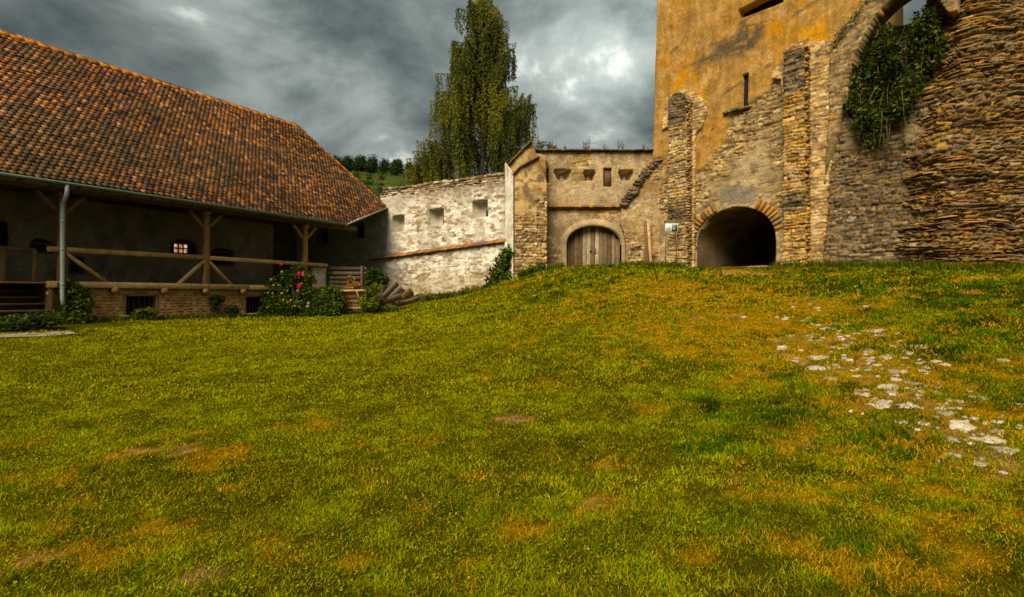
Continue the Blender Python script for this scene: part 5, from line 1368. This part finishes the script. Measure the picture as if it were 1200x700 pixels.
# ------------------------------------------------------------------ cart, planks, timber
def build_cart():
    c0 = ghit(412, 369); Y = c0[1]; zg = float(gz(*c0))
    rt = thing('wooden_cart', (c0[0], Y, zg), 'old wooden handcart with sloping board sides standing in the weeds', 'cart')
    def p(px, py, dy=0): return at(px, py, Y + dy)
    wc = [(.27, .17, .08), (.22, .14, .07), (.32, .21, .10)]
    m = MB()                                               # body: tailboard leaning out, sides, bottom
    for i in range(4):
        t0, t1 = i / 4, (i + 1) / 4
        a0, a1 = p(399, 341, -.2), p(407, 361, .15); b0, b1 = p(424, 341, -.2), p(423, 361, .15)
        l = a0 + (a1 - a0) * (t0 + t1) / 2; r = b0 + (b1 - b0) * (t0 + t1) / 2
        m.bar(l, r, .035, np.linalg.norm(a1 - a0) / 4 * .96, up=(a0 - a1), col=np.array(wc[i % 3]) * .9)
    m.build('tailboard', M_wood, rt)
    m = MB(); m.bar(p(392, 341, -.25), p(430, 340.5, -.25), .07, .08, col=(.42, .29, .15)); m.build('rail', M_wood, rt); m = MB(); m.bar(p(405, 361, .1), p(426, 361, .1), .08, .08, col=(.40, .28, .15)); m.build('rail', M_wood, rt)
    for (a, b) in (((399, 341), (408, 362)), ((418, 341), (425, 362))):
        m = MB(); m.bar(p(*a, -.26), p(*b, .08), .05, .07, up=(0, -1, 0), col=(.40, .27, .13)); m.build('stake', M_wood, rt)
    for (x0, x1, x2, x3) in ((399, 407, 396, 404), (424, 423, 430, 429)):
        m = MB(); m.block([p(x0, 341, -.2), p(x1, 361, .15), p(x3, 361, 1.5), p(x2, 341, 1.7), p(x0 + 1, 341, -.2), p(x1 + 1, 361, .15), p(x3 + 1, 361, 1.5), p(x2 + 1, 341, 1.7)], np.array([[0, 1, 2, 3], [7, 6, 5, 4], [0, 4, 5, 1], [2, 6, 7, 3], [0, 3, 7, 4], [1, 5, 6, 2]]), (.17, .11, .06)); m.build('side_board', M_wood, rt)
    m = MB(); m.block([p(407, 361, .12), p(423, 361, .12), p(428, 361, 1.5), p(404, 361, 1.5)] + [q - np.array((0, 0, .04)) for q in (p(407, 361, .12), p(423, 361, .12), p(428, 361, 1.5), p(404, 361, 1.5))], np.array([[0, 1, 2, 3], [7, 6, 5, 4], [0, 4, 5, 1], [1, 5, 6, 2], [2, 6, 7, 3], [3, 7, 4, 0]]), (.15, .10, .055)); m.build('floor', M_wood, rt)
    def wheel(c, r):
        m = MB(); n = 22; ring = [c + np.array((0, r * math.cos(2 * PI * k / n), r * math.sin(2 * PI * k / n))) for k in range(n + 1)]
        rot = math.radians(40); rm = lambda q: c + np.array(((q - c)[0] * math.cos(rot) + (q - c)[1] * math.sin(rot), (q - c)[1] * math.cos(rot) - (q - c)[0] * math.sin(rot), (q - c)[2]))
        m.tube([rm(q) for q in ring], .035, 6, (.13, .12, .11), False)
        m.tube([rm(c + np.array((-.08, 0, 0))), rm(c + np.array((.08, 0, 0)))], .06, 8, (.12, .11, .10))
        wo = m.build('wheel', M_wood, rt)
        s = MB()
        for k in range(8): s.tube([c, rm(c + np.array((0, r * math.cos(PI * k / 4), r * math.sin(PI * k / 4))))], .018, 5, (.17, .13, .09))
        s.build('spoke', M_wood, wo)
    for px, py, dy in ((402, 362.5, .25), (428, 363, .25), (399, 362, 1.3), (432, 363, 1.3)): wheel(p(px, py, dy), .24)
    m = MB(); m.tube([p(402, 362.5, .25), p(428, 363, .25)], .03, 6, (.15, .11, .07)); m.build('axle', M_wood, rt); m = MB(); m.tube([p(399, 362, 1.3), p(432, 363, 1.3)], .03, 6, (.15, .11, .07)); m.build('axle', M_wood, rt)
    # dry cuttings lying in the cart
    rt2, _ = leafy('cuttings_heap', 'heap of dry brown cuttings lying in the wooden cart', 'cuttings', p(413, 345, .6), [(p(414, 338, .5), (.38, .4, .22)), (p(411, 330, .6), (.15, .2, .25)), (p(404, 340, .5), (.2, .3, .12))], 900, .12, [(.40, .22, .07), (.30, .16, .06), (.16, .10, .04), (.45, .30, .14)], 91)
    # broken board and post beside the cart
    m = MB(); m.bar(p(437, 366, -.1), p(437, 358, -.1), .16, .14, up=(1, 0, 0), col=(.16, .15, .15)); tag(m.build('stone_post', M_stone), 'short grey stub of a post standing beside the cart', 'post')
    # leaning planks
    PL = [((440, 339), (452, 357), .30, 'dark plank leaning steeply against the weeds right next to the cart', (.16, .11, .07)), ((450, 348), (466, 332), .20, 'long grey plank leaning at the top of the broken timber heap', (.20, .15, .11)),
          ((453, 353), (471, 337), .20, 'pale plank lying just below the topmost one of the broken timber heap', (.30, .24, .18)), ((460, 356), (474, 340), .13, 'dark narrow plank under the pale one in the broken timber heap', (.13, .09, .06)), ((464, 357), (483, 341), .32, 'broad brown board at the right end of the broken timber heap', (.24, .15, .08))]
    PL += [((443, 357), (470, 347), .22, 'dark beam lying lowest across the foot of the broken timber heap', (.11, .08, .05)), ((436, 350), (452, 334), .20, 'dark beam leaning up towards the shrub at the back of the timber heap', (.12, .085, .055)), ((470, 356), (490, 350), .18, 'short dark beam end sticking out at the right foot of the timber heap', (.13, .09, .06))]
    for i, (a, b, w, lab, cc) in enumerate(PL):
        m = MB(); dy = .5 + .15 * i if i < 5 else (.25, 1.6, .9)[i - 5]
        A_, B_ = p(*a, dy), p(*b, dy + .35)
        m.bar(A_, B_, .055 if i < 5 else .15, w * (1.25 if i < 5 else 1), up=(0, -.45, 1), col=np.array(cc) * .85, bev=.008)
        tag(m.build('plank', M_wood), lab, 'plank', 'loose planks right of the cart')
    # stacked boards between the house and the white wall
    labs = ['topmost weathered board of the stack behind the cart', 'second board from the top of the stack behind the cart', 'third board from the top of the stack behind the cart', 'fourth board from the top of the stack behind the cart', 'fifth board from the top of the stack behind the cart', 'bottom board of the stack behind the cart']
    for i in range(6):
        y = 314.5 + i * 5.4; m = MB(); r = random.Random(i)
        Ys = Y + 2.2
        m.bar(at(384.5 + r.uniform(-1, 1), y + r.uniform(-.5, .5), Ys), at(430 + r.uniform(-2, 2), y + 1.0 + r.uniform(-.6, .6), Ys + .5), .24, .145, col=np.array(r.choice([(.16, .115, .075), (.20, .145, .09), (.12, .085, .055)])), bev=.015)
        tag(m.build('board', M_wood), labs[i], 'board', 'boards stacked behind the cart')
    for k, px in enumerate((392, 424)):
        m = MB(); m.bar(at(px, 349, Y + 2.45), at(px, 312, Y + 2.45), .1, .1, up=(1, 0, 0), col=(.13, .09, .06)); lo = float(gz(at(px, 349, Y + 2.45)[0], Y + 2.45))
        m.bar(at(px, 350, Y + 2.45) * (1, 1, 0) + (0, 0, lo - .2), at(px, 346, Y + 2.45), .12, .12, up=(1, 0, 0), col=(.13, .09, .06))
        tag(m.build('prop_post', M_wood), ['prop post behind the board stack at the house end', 'prop post behind the board stack at the ivy end'][k], 'post', 'props of the board stack')
    q = lambda px, py, dy: at(px, py, Y + dy)
    leafy('shrub', 'dense green shrub leaning over the end of the board stack', 'shrub', q(440, 345, 1.9), [(q(438, 322, 1.9), (.38, .35, .32)), (q(446, 328, 1.9), (.42, .35, .26)), (q(436, 334, 1.8), (.3, .3, .35))], 2400, .12, DKG + [(.06, .085, .012)], 92)
    leafy('creeper', 'yellow green creeper overgrowing the end of the cart', 'creeper', q(434, 366, -.2), [(q(434, 345, -.2), (.32, .3, .35)), (q(440, 338, -.1), (.25, .25, .2)), (q(428, 354, -.3), (.25, .25, .3)), (q(436, 356, -.3), (.25, .25, .25))], 2400, .10, BRG, 93)
    W = [((398, 366), (.35, .3, .16), MDG, 'weeds round the cart wheel nearest the rose bush'), ((384, 360), (.5, .35, .3), DKG, 'dark weeds between the rose bush and the cart'), ((418, 370), (.5, .25, .16), BRG, 'bright weeds under the cart floor'), ((452, 366), (.6, .35, .26), MDG, 'leafy weeds in front of the leaning planks'), ((474, 364), (.7, .4, .30), MDG, 'weeds in front of the broad brown board'), ((500, 358), (.6, .4, .28), BRG, 'bright weeds at the white wall beyond the planks'), ((510, 368), (.45, .3, .2), MDG, 'dark low weed clump in the grass right of the planks'), ((530, 356), (.8, .4, .22), BRG, 'weeds on the bank below the middle of the white wall'), ((558, 350), (.8, .4, .25), BRG, 'weeds on the bank next to the corner ivy'), ((630, 318), (.45, .3, .32), MDG, 'green weeds at the foot of the corner buttress'), ((618, 326), (.4, .3, .2), MDG, 'low weeds on the bank before the corner buttress')]
    for i, ((px, py), r, pal, lab) in enumerate(W):
        if px < 460: c = at(px, py, Y + .1)
        elif px < 600:
            u, z = FW.hit(px, py, .7); c = FW.P(u, z, .7)
        else: c = at(px, py, 24.0)
        zg_ = float(gz(c[0], c[1])); c = np.array((c[0], c[1], max(zg_ + r[2] * .4, c[2])))
        leafy('weed_clump', lab, 'weeds', (c[0], c[1], zg_), [(c, r), (c + (r[0] * .7, 0, -r[2] * .3), (r[0] * .6, r[1], r[2] * .6)), (c + (-r[0] * .6, -.1, -r[2] * .2), (r[0] * .5, r[1], r[2] * .7))], 1100, .095, pal, 100 + i, 'weed clumps at the foot of the walls')
build_cart()

# ------------------------------------------------------------------ sign, leaning timber
def build_sign():
    Y = 23.6; p = lambda px, py, dy=0: at(px, py, Y + dy)
    b = p(787, 307); b[2] = gz(b[0], b[1])
    rt = thing('info_sign', b, 'small white information board on two thin legs before the tower pilaster', 'sign')
    m = MB(); c = p(787, 267.5); hx = (p(794.5, 0)[0] - p(779.5, 0)[0]) / 2; hz = (p(0, 262.5)[2] - p(0, 272.8)[2]) / 2
    m.bbox(c, (hx, 0, 0), (0, .018, .006), (0, -.05, hz), .006, (.78, .78, .72)); m.build('panel', M_metal, rt)
    m = MB(); m.box(c + (hx * .45, -.021, 0), (hx * .42, 0, 0), (0, .004, .001), (0, -.04, hz * .78), (.13, .12, .11)); m.box(c + (hx * .38, -.026, -hz * .3), (hx * .2, 0, 0), (0, .003, .001), (0, -.02, hz * .3), (.32, .30, .27)); m.build('picture', M_metal, rt)
    m = MB()
    for k in range(5): m.box(c + (-hx * (.50 + .06 * (k % 2)), -.021 - .05 * (.6 - k * .3) * 0 - .03 * (.6 - .3 * k), hz * (.6 - k * .3)), (hx * (.36 - .06 * (k % 2)), 0, 0), (0, .003, 0), (0, 0, hz * .05), (.30, .36, .34))
    m.build('text_lines', M_metal, rt)
    for px in (780.5, 793):
        a = p(px, 262.5, .02); g = np.array((a[0] - .03, a[1], gz(a[0], a[1]) - .05)); m = MB(); m.tube([a, g], .018, 6, (.10, .085, .07)); m.build('leg', M_metal, rt)
    a, b2 = at(756.5, 259.5, 25.15), at(758.5, 311, 24.85); b2[2] = gz(b2[0], b2[1]) - .02
    m = MB(); m.bar(b2, a, .10, .12, up=(1, 0, 0), col=(.15, .10, .06)); tag(m.build('timber', M_wood), 'dark old timber leaning upright against the raking buttress', 'timber')
    a, b2 = at(759.5, 260, 25.1), at(763, 311, 24.8); b2[2] = gz(b2[0], b2[1]) - .02
    m = MB(); m.bar(b2, a, .07, .13, up=(1, 0, 0), col=(.46, .31, .17)); tag(m.build('timber', M_wood), 'paler timber leaning beside the dark one by the gate', 'timber')
    # twig standing in the passage mouth
build_sign()

# ------------------------------------------------------------------ pale stones of the old path
def build_stones():
    Z = [(242, 271, 26), (305, 190, 24), (375, 213, 38), (328, 230, 36), (265, 232, 34), (505, 218, 56), (460, 228, 22), (545, 235, 22), (345, 155, 16), (125, 180, 20), (640, 270, 44), (675, 283, 26), (350, 298, 50), (340, 328, 52), (385, 362, 40), (460, 355, 30), (495, 280, 26), (545, 295, 38), (500, 305, 22), (570, 340, 44), (690, 313, 30), (720, 325, 26), (650, 340, 20), (555, 388, 52), (475, 410, 44), (560, 402, 30), (525, 437, 56), (605, 437, 60), (620, 375, 36), (710, 408, 40), (825, 420, 54), (935, 433, 34), (765, 497, 62), (655, 495, 36), (740, 535, 44), (855, 536, 56), (895, 566, 50), (875, 515, 32), (870, 490, 26), (735, 582, 48), (825, 605, 50), (890, 630, 22), (590, 490, 30), (715, 463, 34), (810, 533, 28), (890, 310, 34), (285, 300, 20), (575, 365, 28), (405, 325, 16), (490, 335, 22), (450, 335, 20), (410, 240, 16), (430, 200, 14), (600, 300, 18), (520, 320, 18), (395, 200, 14), (585, 250, 16), (620, 290, 20), (700, 390, 22), (760, 430, 24), (640, 410, 18), (790, 400, 18)]
    r = np.random.default_rng(33)
    q = random.Random(5)
    for _ in range(150):
        t = q.random(); Z.append((300 + 560 * t + q.gauss(0, 75), 190 + 340 * t + q.gauss(0, 48), q.uniform(7, 20)))
    for i, (zx, zy, w) in enumerate(Z):
        px, py = 820 + zx / 2.5, 300 + zy / 2.5; c = ghit(px, py); a = w / 2.5 / F * c[1] / 2 * .88
        n = 16; t = np.linspace(0, 2 * PI, n, endpoint=False); j = 1 + .24 * r.standard_normal(n); dp = r.uniform(.7, 1.3)
        ca, sa = np.cos(t), np.sin(t); ox = np.sign(ca) * np.abs(ca) ** .7 * a * j; oy = np.sign(sa) * np.abs(sa) ** .7 * a * dp * j
        yaw = r.normal(0, .5); X = c[0] + ox * math.cos(yaw) - oy * math.sin(yaw); Y = c[1] + ox * math.sin(yaw) + oy * math.cos(yaw)
        z = float(gz(c[0], c[1])); zl = gz(X, Y)
        h = .006 + .010 * r.random() + (.04 if i == 0 else 0)
        V = [np.stack([X, Y, zl - .06], -1), np.stack([X, Y, zl + h * .6], -1), np.stack([c[0] + (X - c[0]) * .86, c[1] + (Y - c[1]) * .86, zl + h + r.normal(0, .004, n)], -1), np.array([[c[0], c[1], z + h]])]
        V = np.concatenate(V); k = np.arange(n); k2 = (k + 1) % n
        m = MB(); cc = np.array(((.50, .42, .32), (.40, .33, .245), (.56, .48, .375))[i % 3]) * r.uniform(.85, 1.05)
        m.block(V - np.array((c[0], c[1], z)), [np.concatenate([np.stack([k, k2, k2 + n, k + n], 1), np.stack([k + n, k2 + n, k2 + 2 * n, k + 2 * n], 1)]), np.stack([k + 2 * n, k2 + 2 * n, np.full(n, 3 * n)], 1)], cc)
        o = m.build('paving_stone', M_pale); o.location = (c[0], c[1], z)
        lab = 'pale flat stone of the old path sunk in the worn grass'
        if i == 32: lab = 'largest pale flat stone of the old path'
        if i == 0: lab = 'single white rounded stone standing apart at the near edge of the old path'
        tag(o, lab, 'stone', 'pale stones of the old path')
build_stones()

def build_path():
    c = ghit(5, 397); mb = MB(); xs = np.linspace(0, 1, 24)
    # trodden stone strip before the steps
    U, V = np.meshgrid(np.linspace(-11, SL - .7, 60), np.linspace(-2.7, -2.1, 9), indexing='ij')
    p = H(U, V * 1.0 + (V + 2.4) * .9 * np.sin(U * 2.1 + 1) * .6 + .25 * (fbm(U * 1.7, V, 0, 190, 3) - .5), 0); X, Y = p[..., 0], p[..., 1]; p[..., 2] = np.maximum(gz(X, Y), gz(X, Y, False)) + .035
    I = np.arange(U.size).reshape(U.shape); q = np.stack([I[:-1, :-1], I[1:, :-1], I[1:, 1:], I[:-1, 1:]], -1).reshape(-1, 4)
    mb.block(p.reshape(-1, 3), q[:, ::-1], mix((.36, .29, .21), (.26, .20, .14), fbm(U * 2, V * 2, 0, 191, 3)).reshape(-1, 3))
    tag(mb.build('path', M_pale, None, True), 'strip of pale paving before the veranda steps', 'path', kind='structure')
build_path()

# taller grass at the wall feet
def build_fringe():
    g = np.random.default_rng(55); mb = MB(); lines = []
    lines.append((FT.P(5.7, 0, .35)[:2], FT.P(10.0, 0, .12)[:2], 1500, .20)); lines.append((FT.P(-.5, 0, .75)[:2], FT.P(2.0, 0, .6)[:2], 900, .2)); lines.append((np.array((12.9, 18.0)), np.array((13.0, 16.5)), 600, .22)); lines.append((np.array((13.1, 16.4)), np.array((17.5, 16.2)), 2200, .2))
    lines.append((np.array((4.9, 25.2)), np.array((6.6, 25.0)), 500, .2)); lines.append((np.array((.9, 24.1)), np.array((2.4, 25.3)), 500, .2)); lines.append((H(SL, .4, 0)[:2], H(4.4, .4, 0)[:2], 2200, .16)); lines.append((FW.P(.5, 0, .6)[:2], FW.P(6.8, 0, .6)[:2], 2200, .2))
    for a, b, n, h in lines:
        t = g.random(n)[:, None]; p = a + (b - a) * t + np.abs(g.normal(0, .28, (n, 1))) * (-np.array((a + b) / 2) / np.linalg.norm((a + b) / 2)) + g.normal(0, .08, (n, 2))
        x, y = p[:, 0], p[:, 1]; z = gz(x, y); hh = h * g.uniform(.4, 1.5, n); w = .012 * g.uniform(.6, 1.4, n); an = g.uniform(0, 2 * PI, n)
        B = np.stack([x, y, z - .01], -1); s = np.stack([np.cos(an) * w, np.sin(an) * w, 0 * x], -1); d = np.stack([g.normal(0, .45, n) * hh, g.normal(0, .45, n) * hh, hh], -1)
        V = np.stack([B - s, B + s, B + d * (.5, .5, .65) + s * .7, B + d * (.5, .5, .65) - s * .7, B + d], 1).reshape(-1, 3); o = (np.arange(n) * 5)[:, None]
        c = np.array([(.06, .09, .010), (.10, .12, .012), (.045, .065, .009), (.17, .15, .014)])[g.integers(0, 4, n)] * g.uniform(.7, 1.3, n)[:, None]
        mb.block(V, [np.array([[0, 1, 2, 3]]) + o, np.array([[3, 2, 4]]) + o], np.repeat(c, 5, 0))
    tag(mb.build('tall_grass', M_grass), 'longer uncut grass along the feet of the walls', 'grass', kind='stuff')
build_fringe()

# ------------------------------------------------------------------ sky, sun, camera
SUN_EL, SUN_AZ = math.radians(42), math.radians(206)     # azimuth from +Y, clockwise: behind the camera, to its left
def build_world():
    w = bpy.data.worlds.new('World'); SC.world = w; w.use_nodes = True
    N, L = w.node_tree.nodes, w.node_tree.links; N.clear()
    out = N.new('ShaderNodeOutputWorld'); bg = N.new('ShaderNodeBackground'); bg.inputs[1].default_value = .1; L.new(bg.outputs[0], out.inputs[0])
    sky = N.new('ShaderNodeTexSky'); sky.sky_type = 'NISHITA'; sky.sun_disc = False; sky.sun_elevation = SUN_EL; sky.sun_rotation = SUN_AZ
    tc = N.new('ShaderNodeTexCoord'); sep = N.new('ShaderNodeSeparateXYZ'); L.new(tc.outputs['Generated'], sep.inputs[0])
    def math_(op, a, b=None):
        m = N.new('ShaderNodeMath'); m.operation = op
        for i, v in enumerate((a, b)):
            if v is None: continue
            if isinstance(v, (int, float)): m.inputs[i].default_value = v
            else: L.new(v, m.inputs[i])
        return m.outputs[0]
    zc = math_('MAXIMUM', sep.outputs[2], 0.0); den = math_('ADD', zc, .42)
    cx, cy = math_('DIVIDE', sep.outputs[0], den), math_('DIVIDE', sep.outputs[1], den)
    cmb = N.new('ShaderNodeCombineXYZ'); L.new(cx, cmb.inputs[0]); L.new(cy, cmb.inputs[1]); cmb.inputs[2].default_value = 3.7
    def noise(s, d, ro, dist=0.0, off=0.0):
        mp = N.new('ShaderNodeMapping'); mp.inputs['Location'].default_value = (off, off * .7, off * .3); L.new(cmb.outputs[0], mp.inputs[0])
        t = N.new('ShaderNodeTexNoise'); t.inputs['Scale'].default_value = s; t.inputs['Detail'].default_value = d; t.inputs['Roughness'].default_value = ro; t.inputs['Distortion'].default_value = dist
        L.new(mp.outputs[0], t.inputs['Vector']); return t.outputs[0]
    n1 = noise(2.9, 9, .58, .25, 2.0); n2 = noise(.8, 3, .5, .2, 5.0)
    s = math_('ADD', math_('MULTIPLY', n1, .62), math_('MULTIPLY', n2, .38))
    r = N.new('ShaderNodeValToRGB'); el = r.color_ramp.elements
    el[0].position = .38; el[0].color = (.11, .14, .135, 1); el[1].position = .64; el[1].color = (1.5, 1.55, 1.42, 1)
    e = el.new(.47); e.color = (.26, .315, .295, 1); e = el.new(.56); e.color = (.52, .585, .54, 1)
    L.new(s, r.inputs[0])
    # a bright break in the cloud to the right of the birch, and the bright zenith of an overcast day
    nrm = N.new('ShaderNodeVectorMath'); nrm.operation = 'NORMALIZE'; L.new(tc.outputs['Generated'], nrm.inputs[0])
    acc = None
    for px, py, k, a in ((722, 80, 90, .85), (330, 10, 40, .35), (655, 45, 30, .6), (430, 120, 40, .25)):
        d = N.new('ShaderNodeVectorMath'); d.operation = 'DOT_PRODUCT'; v = np.array(((px - HX) / F, 1, (HY - py) / F)); v /= np.linalg.norm(v)
        L.new(nrm.outputs[0], d.inputs[0]); d.inputs[1].default_value = tuple(v)
        g = math_('MULTIPLY', math_('POWER', math_('MAXIMUM', d.outputs['Value'], 0), k * 2.0), a); acc = g if acc is None else math_('ADD', acc, g)
    zen = math_('MULTIPLY', math_('POWER', zc, 1.6), 2.8)
    boost = math_('ADD', math_('ADD', math_('MULTIPLY', acc, math_('ADD', math_('MULTIPLY', n1, 3.2), -.75)), 1.0), zen)
    sc = N.new('ShaderNodeVectorMath'); sc.operation = 'SCALE'; L.new(r.outputs[0], sc.inputs[0]); L.new(boost, sc.inputs['Scale'])
    mx = N.new('ShaderNodeMixRGB'); mx.inputs[0].default_value = .988; L.new(sky.outputs[0], mx.inputs[1]); L.new(sc.outputs[0], mx.inputs[2])
    L.new(mx.outputs[0], bg.inputs[0])
build_world()
sl = bpy.data.lights.new('sun', 'SUN'); sl.energy = 1.5; sl.angle = math.radians(34); sl.color = (1.0, .91, .72)
so = bpy.data.objects.new('sun', sl); COL.objects.link(so)
so.rotation_euler = (PI / 2 - SUN_EL, 0, PI - SUN_AZ + 0)
# the lamp shines along its local -Z: aim it from the sun's direction
from mathutils import Vector
sd = Vector((math.sin(SUN_AZ) * math.cos(SUN_EL), math.cos(SUN_AZ) * math.cos(SUN_EL), math.sin(SUN_EL)))
so.rotation_euler = (-sd).to_track_quat('-Z', 'Y').to_euler(); so.location = sd * 60

cam = bpy.data.cameras.new('camera'); cam.sensor_width = 36; cam.lens = F / 1200 * 36; cam.shift_y = -3 / 1200; cam.clip_end = 2000; cam.clip_start = .05
co = bpy.data.objects.new('camera', cam); COL.objects.link(co); co.location = (0, 0, EYE); co.rotation_euler = (PI / 2, 0, 0); SC.camera = co
SC.view_settings.view_transform = 'Standard'; SC.view_settings.look = 'None'; SC.view_settings.gamma = 1; SC.view_settings.exposure = 1.95
SC.cycles.max_bounces = 6; SC.cycles.diffuse_bounces = 3; SC.cycles.use_denoising = True
